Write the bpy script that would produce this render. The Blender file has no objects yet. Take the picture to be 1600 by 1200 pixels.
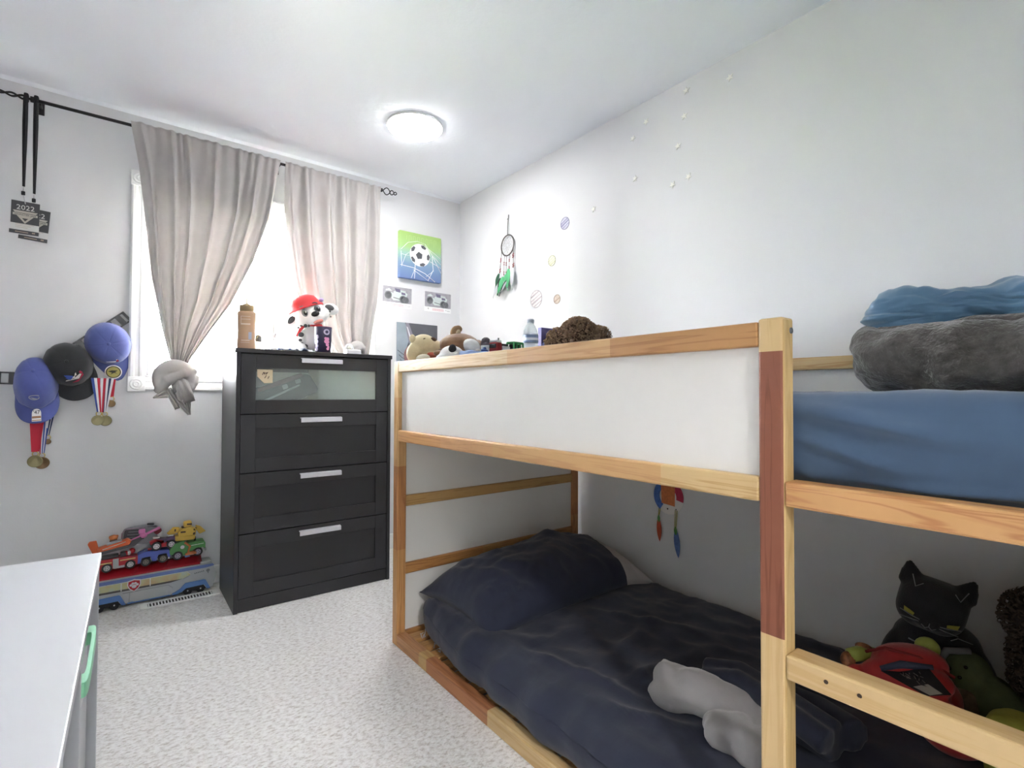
import bpy, bmesh, math, random
from mathutils import Vector as V, Matrix as M, noise as NZ
S = bpy.context.scene
COL = S.collection
random.seed(7)
# ------------------------------------------------------------------ camera
FPX, YAW, PITCH, ROLL, HC = 797.159, 38.2003, 1.1589, 0.1756, 1.0233
_y, _t, _r = (math.radians(a) for a in (YAW, PITCH, ROLL))
CD = V((math.sin(_y) * math.cos(_t), math.cos(_y) * math.cos(_t), math.sin(_t)))
_rt = V((math.cos(_y), -math.sin(_y), 0)); _up = _rt.cross(CD)
CR = _rt * math.cos(_r) + _up * math.sin(_r)
CU = _up * math.cos(_r) - _rt * math.sin(_r)
CP = V((0, 0, HC))
cam = bpy.data.objects.new('camera', bpy.data.cameras.new('camera'))
COL.objects.link(cam)
cam.data.sensor_width = 36.0
cam.data.lens = FPX / 1600 * 36.0
cam.data.clip_start = 0.02
cam.matrix_world = M(((CR.x, CU.x, -CD.x, 0), (CR.y, CU.y, -CD.y, 0), (CR.z, CU.z, -CD.z, HC), (0, 0, 0, 1)))
S.camera = cam
# ------------------------------------------------------------------ exposure, sky
S.view_settings.view_transform = 'Standard'
S.view_settings.look = 'None'
S.view_settings.gamma = 1.0
S.view_settings.use_curve_mapping = False
S.view_settings.exposure = 4.12
LAMP_EMIT = 4.9
HALL_FILL_EMIT = 29.0
SKY_STRENGTH = 9.6
w = bpy.data.worlds.new('overcast_sky'); S.world = w; w.use_nodes = True
bg = w.node_tree.nodes['Background']
bg.inputs[0].default_value = (0.955, 0.975, 1.0, 1)
bg.inputs[1].default_value = SKY_STRENGTH
# room dimensions (metres): window wall at y = YB, long wall at x = XR
XR, YB, HT, XL, YF = 2.0104, 3.1834, 2.44, -0.62, -1.05

def ray(px, py):
    return CD + CR * ((px - 800) / FPX) - CU * ((py - 600) / FPX)
def onx(px, py, x):
    v = ray(px, py); return CP + v * (x / v.x)
def ony(px, py, y):
    v = ray(px, py); return CP + v * (y / v.y)
def onz(px, py, z):
    v = ray(px, py); return CP + v * ((z - HC) / v.z)

# ------------------------------------------------------------------ materials
def lin(c):
    if isinstance(c, str): c = [int(c[i:i + 2], 16) for i in (0, 2, 4)]
    return tuple(((v / 255) / 12.92 if v / 255 <= .04045 else ((v / 255 + .055) / 1.055) ** 2.4) for v in c) + (1.0,)
MATS = {}
def newmat(name):
    m = bpy.data.materials.new(name); m.use_nodes = True
    nt = m.node_tree
    return m, nt, nt.nodes['Principled BSDF'], nt.nodes['Material Output']
def nd(nt, t, **kw):
    n = nt.nodes.new(t)
    for k, v in kw.items():
        if k in n.inputs: n.inputs[k].default_value = v
        else: setattr(n, k, v)
    return n
def mat(name, c, rough=.6, metal=0, var=0, vs=20, bump=0, bs=200, sheen=0, coat=0, stretch=None, emit=0, spec=.5, trans=0, voro=False):
    key = name
    if key in MATS: return MATS[key]
    m, nt, p, o = newmat(name)
    p.inputs['Base Color'].default_value = lin(c)
    p.inputs['Roughness'].default_value = rough
    p.inputs['Metallic'].default_value = metal
    p.inputs['Specular IOR Level'].default_value = spec
    if sheen:
        p.inputs['Sheen Weight'].default_value = sheen; p.inputs['Sheen Roughness'].default_value = .5
    if coat: p.inputs['Coat Weight'].default_value = coat
    if emit:
        p.inputs['Emission Color'].default_value = lin(c); p.inputs['Emission Strength'].default_value = emit
    L = nt.links
    if var or bump:
        tc = nd(nt, 'ShaderNodeTexCoord'); mp = nd(nt, 'ShaderNodeMapping')
        if stretch: mp.inputs['Scale'].default_value = stretch
        L.new(tc.outputs['Object'], mp.inputs['Vector'])
    if var:
        n = nd(nt, 'ShaderNodeTexNoise', Scale=vs, Detail=5.0)
        L.new(mp.outputs[0], n.inputs['Vector'])
        r = nd(nt, 'ShaderNodeValToRGB')
        a = lin(c)
        r.color_ramp.elements[0].position = .3; r.color_ramp.elements[1].position = .7
        r.color_ramp.elements[0].color = tuple(max(0, v * (1 - var)) for v in a[:3]) + (1,)
        r.color_ramp.elements[1].color = tuple(min(1, v * (1 + var)) for v in a[:3]) + (1,)
        L.new(n.outputs[0], r.inputs[0]); L.new(r.outputs[0], p.inputs['Base Color'])
    if bump:
        if voro:
            n = nd(nt, 'ShaderNodeTexVoronoi', Scale=bs)
        else:
            n = nd(nt, 'ShaderNodeTexNoise', Scale=bs, Detail=3.0)
        L.new(mp.outputs[0], n.inputs['Vector'])
        b = nd(nt, 'ShaderNodeBump', Strength=bump, Distance=.004)
        L.new(n.outputs[0], b.inputs['Height']); L.new(b.outputs[0], p.inputs['Normal'])
    if trans:   # cloth that lets light through
        t = nd(nt, 'ShaderNodeBsdfTranslucent'); t.inputs[0].default_value = lin(c)
        mx = nd(nt, 'ShaderNodeMixShader'); mx.inputs[0].default_value = trans
        L.new(p.outputs[0], mx.inputs[1]); L.new(t.outputs[0], mx.inputs[2]); L.new(mx.outputs[0], o.inputs[0])
    MATS[key] = m
    return m

def wood(name, axis, seed, base='c9a878', dark='a5764a', stops=(), rough=.45):
    """pine: grain stretched along the axis, finger-jointed staves of other tones given as (position, colour)"""
    if name in MATS: return MATS[name]
    m, nt, p, o = newmat(name); L = nt.links
    tc = nd(nt, 'ShaderNodeTexCoord'); mp = nd(nt, 'ShaderNodeMapping')
    sc = [38.0, 38.0, 38.0]; sc['xyz'.index(axis)] = 1.6
    mp.inputs['Scale'].default_value = sc
    mp.inputs['Location'].default_value = (seed * 1.7, seed * 2.3, seed * .9)
    L.new(tc.outputs['Object'], mp.inputs['Vector'])
    n = nd(nt, 'ShaderNodeTexNoise', Scale=1.0, Detail=4.0, Distortion=.7)
    L.new(mp.outputs[0], n.inputs['Vector'])
    wv = nd(nt, 'ShaderNodeMath', operation='PINGPONG'); wv.inputs[1].default_value = .09
    L.new(n.outputs[0], wv.inputs[0])
    ml = nd(nt, 'ShaderNodeMath', operation='MULTIPLY'); ml.inputs[1].default_value = 11.1
    L.new(wv.outputs[0], ml.inputs[0])
    sep = nd(nt, 'ShaderNodeSeparateXYZ'); L.new(tc.outputs['Object'], sep.inputs[0])
    mr = nd(nt, 'ShaderNodeMapRange'); mr.inputs['From Min'].default_value = -1.5; mr.inputs['From Max'].default_value = 1.5
    L.new(sep.outputs['xyz'.index(axis)], mr.inputs[0])
    def ramp(cols):
        r = nd(nt, 'ShaderNodeValToRGB'); r.color_ramp.interpolation = 'CONSTANT'
        e = r.color_ramp.elements
        e[0].position = 0; e[0].color = lin(cols[0][1]); e[1].position = 1; e[1].color = lin(cols[-1][1])
        for pos, c in cols[1:]:
            k = e.new((pos + 1.5) / 3); k.color = lin(c)
        L.new(mr.outputs[0], r.inputs[0]); return r
    lo = [(-1.5, dark)] + [(s[0], s[2]) for s in stops]
    hi = [(-1.5, base)] + [(s[0], s[1]) for s in stops]
    a = ramp(hi); b = ramp(lo)
    fac = nd(nt, 'ShaderNodeMapRange'); fac.inputs['To Max'].default_value = .62
    fac.interpolation_type = 'SMOOTHSTEP'
    fac.inputs['From Min'].default_value = .45; fac.inputs['From Max'].default_value = 1.0
    L.new(ml.outputs[0], fac.inputs[0])
    mx = nd(nt, 'ShaderNodeMix'); mx.data_type = 'RGBA'
    L.new(fac.outputs[0], mx.inputs[0]); L.new(a.outputs[0], mx.inputs[6]); L.new(b.outputs[0], mx.inputs[7])
    L.new(mx.outputs[2], p.inputs['Base Color'])
    p.inputs['Roughness'].default_value = rough
    bp = nd(nt, 'ShaderNodeBump', Strength=.08, Distance=.002)
    L.new(ml.outputs[0], bp.inputs['Height']); L.new(bp.outputs[0], p.inputs['Normal'])
    MATS[name] = m
    return m

# ------------------------------------------------------------------ mesh helpers
I4 = M.Identity(4)
def rot(ax, deg): return M.Rotation(math.radians(deg), 4, ax)
def tr(*a): return M.Translation(V(a if len(a) > 1 else a[0]))
def scl(x, y, z): return M.Diagonal((x, y, z, 1))
class B:
    def __init__(s): s.bm = bmesh.new()
    def put(s, t, T=None, mi=0, smooth=False):
        if T is not None: t.transform(T)
        for f in t.faces: f.material_index = mi; f.smooth = smooth
        me = bpy.data.meshes.new('t'); t.to_mesh(me); t.free()
        s.bm.from_mesh(me); bpy.data.meshes.remove(me)
        return s
    def box(s, c, d, bev=0, T=None, mi=0, seg=2):
        t = bmesh.new(); bmesh.ops.create_cube(t, size=1)
        t.transform(tr(V(c)) @ scl(*d))
        if bev: bmesh.ops.bevel(t, geom=t.edges[:], offset=bev, segments=seg, affect='EDGES', profile=.5)
        return s.put(t, T, mi)
    def b2(s, lo, hi, bev=0, T=None, mi=0, seg=2):
        lo = V(lo); hi = V(hi)
        return s.box((lo + hi) / 2, hi - lo, bev, T, mi, seg)
    def cyl(s, a, b, r0, r1=None, n=16, T=None, mi=0, caps=True, smooth=True):
        a = V(a); b = V(b); d = b - a
        t = bmesh.new()
        bmesh.ops.create_cone(t, cap_ends=caps, segments=n, radius1=r0, radius2=r0 if r1 is None else r1, depth=d.length)
        t.transform(tr((a + b) / 2) @ d.to_track_quat('Z', 'Y').to_matrix().to_4x4())
        if T is not None: t.transform(T)
        for f in t.faces: f.material_index = mi; f.smooth = smooth and len(f.verts) == 4
        return s._m(t)
    def _m(s, t):
        me = bpy.data.meshes.new('t'); t.to_mesh(me); t.free(); s.bm.from_mesh(me); bpy.data.meshes.remove(me); return s
    def sph(s, c, r, R=None, n=16, T=None, mi=0):
        if not hasattr(r, '__len__'): r = (r, r, r)
        t = bmesh.new(); bmesh.ops.create_uvsphere(t, u_segments=n, v_segments=max(6, n * 2 // 3), radius=1)
        t.transform(tr(V(c)) @ (R or I4) @ scl(*r))
        return s.put(t, T, mi, True)
    def lathe(s, prof, n=24, T=None, mi=0, smooth=True, sx=1, sy=1):
        t = bmesh.new(); rings = []
        for r, z in prof:
            rings.append([t.verts.new((sx * r * math.cos(6.28318 * k / n), sy * r * math.sin(6.28318 * k / n), z)) for k in range(n)])
        for a, b in zip(rings, rings[1:]):
            for k in range(n): t.faces.new((a[k], a[(k + 1) % n], b[(k + 1) % n], b[k]))
        if prof[0][0] > 1e-5: t.faces.new(rings[0][::-1])
        if prof[-1][0] > 1e-5: t.faces.new(rings[-1])
        bmesh.ops.remove_doubles(t, verts=t.verts, dist=1e-6)
        return s.put(t, T, mi, smooth)
    def prism(s, pts, z0, z1, T=None, mi=0, bev=0):
        t = bmesh.new()
        f = t.faces.new([t.verts.new((p[0], p[1], z0)) for p in pts]); f.normal_update()
        if f.normal.z > 0: f.normal_flip()
        g = bmesh.ops.extrude_face_region(t, geom=[f])
        bmesh.ops.translate(t, vec=(0, 0, z1 - z0), verts=[v for v in g['geom'] if isinstance(v, bmesh.types.BMVert)])
        bmesh.ops.recalc_face_normals(t, faces=t.faces)
        if bev: bmesh.ops.bevel(t, geom=t.edges[:], offset=bev, segments=2, affect='EDGES', profile=.5)
        return s.put(t, T, mi)
    def tube(s, pts, r, n=8, closed=False, T=None, mi=0, flat=1.0, caps=True):
        """r may be a number or one per point; flat squeezes the section along its second axis"""
        t = bmesh.new(); pts = [V(p) for p in pts]; N = len(pts); rings = []; up = None
        for i, p in enumerate(pts):
            a = pts[(i - 1) % N] if (closed or i > 0) else p
            b = pts[(i + 1) % N] if (closed or i < N - 1) else p
            d = (b - a).normalized()
            if up is None: up = d.orthogonal().normalized()
            else: up = (up - d * up.dot(d)).normalized()
            sd = d.cross(up); rr = r[i] if hasattr(r, '__len__') else r
            rings.append([t.verts.new(p + up * rr * math.cos(6.28318 * k / n) + sd * rr * flat * math.sin(6.28318 * k / n)) for k in range(n)])
        for i in range(N if closed else N - 1):
            a = rings[i]; b = rings[(i + 1) % N]
            for k in range(n): t.faces.new((a[k], a[(k + 1) % n], b[(k + 1) % n], b[k]))
        if not closed and caps: t.faces.new(rings[0][::-1]); t.faces.new(rings[-1])
        bmesh.ops.recalc_face_normals(t, faces=t.faces)
        return s.put(t, T, mi, True)
    def torus(s, c, R, r, nu=32, nv=8, T=None, mi=0, sy=1):
        pts = [V(c) + V((R * math.cos(6.28318 * k / nu), sy * R * math.sin(6.28318 * k / nu), 0)) for k in range(nu)]
        return s.tube(pts, r, nv, True, T, mi)
    def grid(s, fn, nu, nv, T=None, mi=0, wrap=False, mif=None):
        t = bmesh.new(); P = []
        for j in range(nv + 1):
            P.append([t.verts.new(fn(i / nu, j / nv)) for i in range(nu if wrap else nu + 1)])
        for j in range(nv):
            for i in range(nu):
                k = (i + 1) % nu if wrap else i + 1
                t.faces.new((P[j][i], P[j][k], P[j + 1][k], P[j + 1][i]))
        if T is not None: t.transform(T)
        for k, f in enumerate(t.faces):
            f.smooth = True; f.material_index = mif((k % nu + .5) / nu, (k // nu + .5) / nv) if mif else mi
        return s._m(t)
    def soft(s, c, d, r, cuts=24, fn=None, T=None, mi=0, R=None):
        """rounded block: subdivided cube with its corners pulled to radius r, then displaced by fn"""
        t = bmesh.new(); bmesh.ops.create_cube(t, size=2)
        bmesh.ops.subdivide_edges(t, edges=t.edges[:], cuts=cuts, use_grid_fill=True)
        h = V(d) / 2
        for v in t.verts:
            p = V((v.co.x * h.x, v.co.y * h.y, v.co.z * h.z))
            q = V([max(-(h[k] - r), min(h[k] - r, p[k])) for k in range(3)])
            e = p - q
            if e.length > 1e-9: p = q + e.normalized() * r
            if fn: p = fn(p, e.normalized() if e.length > 1e-9 else V((0, 0, 1)))
            v.co = p
        t.transform(tr(V(c)) @ (R or I4))
        return s.put(t, T, mi, True)
def fbm(p, s=1.0, o=3):
    return NZ.fractal(V(p) * s, 1.0, 2.0, o, noise_basis='PERLIN_ORIGINAL')

def obj(name, b, m, parent=None, world=False, mods=(), data=None):
    if data is None:
        me = bpy.data.meshes.new(name)
        if parent is not None and world: b.bm.transform(parent.matrix_world.inverted())
        b.bm.to_mesh(me); b.bm.free()
        for k in (m if isinstance(m, (list, tuple)) else [m]): me.materials.append(k)
    else: me = data
    o = bpy.data.objects.new(name, me); COL.objects.link(o)
    if parent is not None: o.parent = parent
    for kind, kw in mods:
        md = o.modifiers.new(kind.lower(), kind)
        for k, v in kw.items(): setattr(md, k, v)
    return o
def tag(o, label, cat, group=None):
    o['label'] = label; o['category'] = cat
    if group: o['group'] = group
    return o
def thing(name, label, cat, T=None, group=None):
    o = bpy.data.objects.new(name, None); COL.objects.link(o); o.empty_display_size = .05
    o.matrix_world = T if T is not None else I4
    return tag(o, label, cat, group)
def struct(name, b, m, parent=None, label=None, **kw):
    o = obj(name, b, m, parent, **kw)
    if parent is None: o['kind'] = 'structure'
    if label: o['label'] = label
    return o
def sroot(name, T=None):
    o = bpy.data.objects.new(name, None); COL.objects.link(o); o['kind'] = 'structure'
    if T is not None: o.matrix_world = T
    return o
def at(v, z=0): return tr(V(v)) @ rot('Z', z)
def MW(x, z, off=0):     # frame on the window wall: X right, Y up, Z out into the room
    return M(((1, 0, 0, x), (0, 0, -1, YB - off), (0, 1, 0, z), (0, 0, 0, 1)))
def MR(y, z, off=0):     # frame on the long wall: X right (towards the camera end), Y up, Z out into the room
    return M(((0, 0, -1, XR - off), (-1, 0, 0, y), (0, 1, 0, z), (0, 0, 0, 1)))
def text_mesh(name, body, size, m, parent, T, depth=.0004, align='CENTER'):
    cu = bpy.data.curves.new('t', 'FONT'); cu.body = body; cu.size = size; cu.extrude = depth; cu.align_x = align; cu.align_y = 'CENTER'
    cu.resolution_u = 2
    to = bpy.data.objects.new('t', cu); COL.objects.link(to)
    dg = bpy.context.evaluated_depsgraph_get()
    me = bpy.data.meshes.new_from_object(to.evaluated_get(dg)); bpy.data.objects.remove(to)
    me.transform(T); me.name = name; me.materials.clear(); me.materials.append(m)
    o = bpy.data.objects.new(name, me); COL.objects.link(o); o.parent = parent
    return o
SUB = ('SUBSURF', dict(levels=1, render_levels=1))
def SOL(t): return ('SOLIDIFY', dict(thickness=t, offset=0))
def REM(v): return ('REMESH', dict(mode='VOXEL', voxel_size=v, use_smooth_shade=True))
def SMO(n, f=.5): return ('SMOOTH', dict(iterations=n, factor=f))
def circ(r, n=24, cx=0, cy=0, sy=1, a0=0): return [(cx + r * math.cos(a0 + 6.28318 * k / n), cy + sy * r * math.sin(a0 + 6.28318 * k / n)) for k in range(n)]
# ------------------------------------------------------------------ setting
m_wall = mat('wall_paint', 'dcdddf', .75, bump=.12, bs=140)
m_ceil = mat('ceiling_paint', 'ecf0f6', .85, bump=.22, bs=60, voro=False)
m_trim = mat('white_trim_paint', 'eceded', .4)
def carpet():
    m, nt, p, o = newmat('berber_carpet'); L = nt.links
    tc = nd(nt, 'ShaderNodeTexCoord')
    mp = nd(nt, 'ShaderNodeMapping'); mp.inputs['Rotation'].default_value = (0, 0, .9); mp.inputs['Scale'].default_value = (1, 1.8, 1)
    L.new(tc.outputs['Object'], mp.inputs[0])
    v = nd(nt, 'ShaderNodeTexVoronoi', Scale=95.0); L.new(mp.outputs[0], v.inputs['Vector'])
    n = nd(nt, 'ShaderNodeTexNoise', Scale=55.0, Detail=6.0, Roughness=.75); L.new(mp.outputs[0], n.inputs['Vector'])
    r = nd(nt, 'ShaderNodeValToRGB'); e = r.color_ramp.elements
    e[0].position = .34; e[0].color = lin('b9b2ac'); e[1].position = .52; e[1].color = lin('ecebea')
    k = e.new(.68); k.color = lin('f6f6f5')
    L.new(n.outputs[0], r.inputs[0]); L.new(r.outputs[0], p.inputs['Base Color'])
    mx = nd(nt, 'ShaderNodeMath', operation='SUBTRACT'); L.new(n.outputs[0], mx.inputs[0]); L.new(v.outputs['Distance'], mx.inputs[1])
    b = nd(nt, 'ShaderNodeBump', Strength=.6, Distance=.005); L.new(mx.outputs[0], b.inputs['Height'])
    L.new(b.outputs[0], p.inputs['Normal']); p.inputs['Roughness'].default_value = .95
    p.inputs['Sheen Weight'].default_value = .15
    return m
m_carpet = carpet()
struct('floor', B().b2((XL - .1, YF - .1, -.1), (XR + .1, YB + .1, 0)), m_carpet)
struct('ceiling', B().b2((XL - .1, YF - .1, HT), (XR + .1, YB + .1, HT + .1)), m_ceil)
struct('wall_right', B().b2((XR, YF - .1, 0), (XR + .1, YB + .1, HT)), m_wall)
struct('wall_left', B().b2((XL - .1, YF - .1, 0), (XL, YB + .1, HT)), m_wall)
WX0, WX1, WZ0, WZ1 = .132, 1.293, 1.103, 2.07
b = B()
for lo, hi in (((XL, 0), (WX0, HT)), ((WX1, 0), (XR, HT)), ((WX0, 0), (WX1, WZ0)), ((WX0, WZ1), (WX1, HT))):
    b.b2((lo[0], YB, lo[1]), (hi[0], YB + .16, hi[1]))
struct('wall_back', b, m_wall)
DX0, DX1 = -.52, .30        # doorway behind the camera
b = B()
for lo, hi in (((XL, 0), (DX0, HT)), ((DX1, 0), (XR, HT)), ((DX0, 2.05), (DX1, HT))):
    b.b2((lo[0], YF - .1, lo[1]), (hi[0], YF, hi[1]))
struct('wall_front', b, m_wall)
b = B()
b.b2((DX0 - .06, YF, 0), (DX0, YF + .015, 2.11)); b.b2((DX1, YF, 0), (DX1 + .06, YF + .015, 2.11)); b.b2((DX0, YF, 2.05), (DX1, YF + .015, 2.11))
struct('trim_1', b, m_trim, label='white door casing around the open doorway')
# hallway beyond the doorway
b = B(); b.b2((-1.3, YF - 1.4, -.1), (1.2, YF - .1, 0)); struct('floor_hallway', b, m_carpet)
b = B(); b.b2((-1.3, YF - 1.4, HT), (1.2, YF - .1, HT + .1)); struct('ceiling_hallway', b, m_ceil)
b = B(); b.b2((-1.4, YF - 1.5, 0), (1.3, YF - 1.4, HT)); b.b2((-1.4, YF - 1.4, 0), (-1.3, YF - .1, HT)); b.b2((1.2, YF - 1.4, 0), (1.3, YF - .1, HT))
b.b2((-1.3, YF - .2, 0), (XL - .1, YF - .1, HT))
struct('wall_hallway', b, m_wall)
# baseboards
struct('baseboard_right', B().b2((XR - .014, YF, 0), (XR, YB, .095), .004), m_trim)
struct('baseboard_back', B().b2((XL, YB - .014, 0), (XR - .014, YB, .095), .004), m_trim)
struct('baseboard_left', B().b2((XL, YF, 0), (XL + .014, YB - .014, .095), .004), m_trim)
# soft taped seam where the ceiling meets the walls
b = B(); b.prism([(0, 0), (.02, 0), (0, -.012)], 0, XR - XL, T=M(((0, 0, 1, XL), (-1, 0, 0, YB), (0, 1, 0, HT), (0, 0, 0, 1))))
struct('trim_2', b, m_ceil, label='plaster seam between window wall and ceiling')

# window
win = sroot('window_1', tr((WX0 + WX1) / 2, YB, WZ0)); win['label'] = 'white sliding window with two panes behind grey curtains'
def casing_profile(w): return [(0, 0), (w, 0), (w, .012), (w - .008, .018), (w - .02, .018), (w - .026, .012), (.026, .012), (.02, .018), (.008, .018), (0, .012)]
def bar(b, x0, x1, z0, z1):   # a moulded casing bar on the wall
    if x1 - x0 < z1 - z0:
        T = M(((1, 0, 0, x0), (0, -1, 0, YB), (0, 0, 1, z0), (0, 0, 0, 1))); b.prism(casing_profile(x1 - x0), 0, z1 - z0, T)
    else:
        T = M(((0, 0, 1, x0), (0, -1, 0, YB), (1, 0, 0, z0), (0, 0, 0, 1))); b.prism(casing_profile(z1 - z0), 0, x1 - x0, T)
cx0, cx1, cz0, cz1 = .064, 1.362, 1.031, 2.144
for n, a in (('casing', (cx0 + .004, WX0 + .002, WZ0, WZ1)), ('casing', (WX1 - .002, cx1 - .004, WZ0, WZ1)), ('casing', (WX0, WX1, WZ1 - .002, cz1 - .004)), ('casing', (WX0, WX1, cz0 + .004, WZ0 + .002))):
    b = B(); bar(b, *a); obj(n, b, m_trim, win, True)
for x in (cx0, WX1 - .004):
    for z in (cz0, WZ1 - .002):
        b = B(); b.b2((x, YB - .022, z), (x + .074, YB, z + .076), .003)
        T = M(((1, 0, 0, x + .037), (0, 0, -1, YB - .021), (0, 1, 0, z + .038), (0, 0, 0, 1)))
        b.torus((0, 0, 0), .024, .005, 24, 8, T); b.torus((0, 0, 0), .011, .004, 20, 8, T)
        obj('corner_block', b, m_trim, win, True)
m_vinyl = mat('white_vinyl', 'c6c9cb', .35)
b = B()   # frame liner round the opening
for lo, hi in (((WX0, WZ0), (WX0 + .012, WZ1)), ((WX1 - .012, WZ0), (WX1, WZ1)), ((WX0, WZ0), (WX1, WZ0 + .012)), ((WX0, WZ1 - .012), (WX1, WZ1))):
    b.b2((lo[0], YB, lo[1]), (hi[0], YB + .15, hi[1]))
obj('frame', b, m_vinyl, win, True)
mg, nt, p, o = newmat('window_glass')
t1 = nd(nt, 'ShaderNodeBsdfTransparent'); g1 = nd(nt, 'ShaderNodeBsdfGlossy'); g1.inputs['Roughness'].default_value = .02
fr = nd(nt, 'ShaderNodeFresnel'); mx = nd(nt, 'ShaderNodeMixShader')
nt.links.new(fr.outputs[0], mx.inputs[0]); nt.links.new(t1.outputs[0], mx.inputs[1]); nt.links.new(g1.outputs[0], mx.inputs[2]); nt.links.new(mx.outputs[0], o.inputs[0])
m_glass = mg
xm = .735
for x0, x1, yy in ((WX0 + .012, xm + .046, YB + .008), (xm - .046, WX1 - .012, YB + .052)):
    z0, z1 = WZ0 + .012, WZ1 - .012; f = .036; w2 = .085
    b = B()
    wl = f if x0 < .5 else w2; wr = w2 if x0 < .5 else f
    for lo, hi in (((x0, z0), (x0 + wl, z1)), ((x1 - wr, z0), (x1, z1)), ((x0 + wl, z0), (x1 - wr, z0 + f)), ((x0 + wl, z1 - f), (x1 - wr, z1))):
        b.b2((lo[0], yy, lo[1]), (hi[0], yy + .04, hi[1]), .004)
    s = obj('sash', b, m_vinyl, win, True)
    b = B(); b.b2((x0 + wl, yy + .018, z0 + f), (x1 - wr, yy + .022, z1 - f)); o = obj('pane', b, m_glass, win, True); o.parent = s
    if x0 < .5:
        b = B(); b.b2((xm + .004, yy - .012, 1.335), (xm + .022, yy, 1.46), .004); b.tube([(xm + .013, yy - .012, 1.36), (xm + .013, yy - .034, 1.375), (xm + .013, yy - .034, 1.42), (xm + .013, yy - .012, 1.44)], .004, 8)
        b.sph((xm + .012, yy - .026, 1.355), .008, n=10)
        o = obj('latch', b, mat('grey_latch_metal', 'a8abae', .35, .6), win, True); o.parent = s; o['label'] = 'grey window latch'
# garden seen white beyond the glass
b = B(); b.b2((-14, YB + .2, -.62), (16, YB + 30, -.6)); struct('ground_lawn', b, mat('pale_gravel_lawn', 'b6b6a8', .9, var=.25, vs=3))
def leaves(c, r, n, size, seed):
    rn = random.Random(seed); t = B(); bm = t.bm
    for k in range(n):
        u = V((rn.gauss(0, 1), rn.gauss(0, 1), rn.gauss(0, 1))).normalized()
        p = V(c) + V((u.x * r[0], u.y * r[1], u.z * r[2])) * (rn.random() ** .35)
        a = V((rn.gauss(0, 1), rn.gauss(0, 1), rn.gauss(0, 1))).normalized() * size; d = a.orthogonal() * .5
        bm.faces.new([bm.verts.new(p - a), bm.verts.new(p + d), bm.verts.new(p + a), bm.verts.new(p - d)])
    return t
bush = thing('garden_shrub', 'green leafy shrub outside beyond the left window pane', 'shrub', tr(-.6, YB + 4.2, -.6))
o = obj('foliage', leaves((0, 0, .85), (1.6, .8, .9), 5000, .06, 3), mat('shrub_leaf', '86a845', .6, trans=.4), bush); o['kind'] = 'stuff'
b = B()
for k in range(5): b.tube([(0, 0, 0), (.25 * math.cos(k * 1.3), .2 * math.sin(k * 1.3), .5), (.6 * math.cos(k * 1.3), .35 * math.sin(k * 1.3), 1.1)], [.03, .02, .008], 6)
obj('stem', b, mat('shrub_bark', '6b5a45', .9), bush)

# ------------------------------------------------------------------ ceiling light
lp = V((1.245, 2.418, HT))
lamp = thing('ceiling_light', 'round flush white ceiling light glowing near the window wall', 'ceiling light', tr(lp))
b = B(); b.lathe([(.147, 0), (.149, -.006), (.146, -.011), (.140, -.012), (.139, -.008)], 48); obj('rim', b, mat('white_metal', 'f2f2f2', .4), lamp)
b = B(); b.lathe([(.1395, -.009), (.138, -.016), (.12, -.021), (.06, -.024), (.0, -.025)], 48)
md, nt, p, o = newmat('lit_diffuser'); em = nd(nt, 'ShaderNodeEmission'); em.inputs[0].default_value = (1, 1, 1, 1); em.inputs[1].default_value = LAMP_EMIT
nt.links.new(em.outputs[0], o.inputs[0]); obj('diffuser', b, md, lamp)
hl = thing('hallway_fill_light', 'added unseen fill light on the hallway ceiling behind the doorway', 'ceiling light', tr(-.1, YF - .75, HT))  # unseen lamp added to fill the room with light from behind the camera
b = B(); b.lathe([(.152, 0), (.156, -.012), (.150, -.030), (.143, -.034), (.143, -.028)], 48); obj('rim', b, MATS['white_metal'], hl)
b = B(); b.lathe([(.1435, -.028), (.12, -.036), (.08, -.041), (.0, -.043)], 48)
mh, nt, p, o = newmat('hall_fill_diffuser'); em = nd(nt, 'ShaderNodeEmission'); em.inputs[0].default_value = (1, .98, .95, 1); em.inputs[1].default_value = HALL_FILL_EMIT
nt.links.new(em.outputs[0], o.inputs[0]); obj('diffuser', b, mh, hl)

# ------------------------------------------------------------------ bunk bed
BX, BYF, BYN, BYP = .926, 1.970, -.12, .4305
BXB = 1.972
bed = thing('bunk_bed', 'pine bunk bed with white side panel along the long wall', 'bunk bed', tr((BX + BXB) / 2, .92, 0))
Y0 = .92
PALE, PD, RED, RD, MID, MD = 'd2b584', 'bb925c', 'b17a50', '8a5233', 'cda471', 'a9784a'
w_post_mid = wood('pine_mid_post', 'z', 1, PALE, 'c3a06c', [(.588, '8c5540', '6f3e2a'), (1.098, PALE, 'c2a06c')])
w_post_far = wood('pine_far_post', 'z', 2, 'c6955f', '9c6a3f', [(.38, 'b98252', '93603a'), (.72, MID, MD), (1.0, PALE, PD)])
w_y1 = wood('pine_top_rail', 'y', 3, 'bb8d5c', '9b6a3e', [(-.12, MID, 'b58756'), (.28, PALE, PD)])
w_y2 = wood('pine_lower_rail', 'y', 4, PALE, 'b58a52', [(-.265, MID, 'bd8f60'), (.35, 'cfa070', 'b98a5c'), (.66, 'cf9d68', 'a86f45')])
w_y3 = wood('pine_floor_rail', 'y', 5, PALE, 'c39d66', [(.37, 'b0764c', '8a5233'), (.76, 'c8a56e', 'a97d4c'), (.82, 'bd8a5d', '9a6942')])
w_y4 = wood('pine_rung', 'y', 6, PALE, 'c4a06a', [(-.2, PALE, 'bf9860')])
w_y5 = wood('pine_cross_beam', 'y', 12, 'cfa06a', 'a8683c')
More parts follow.
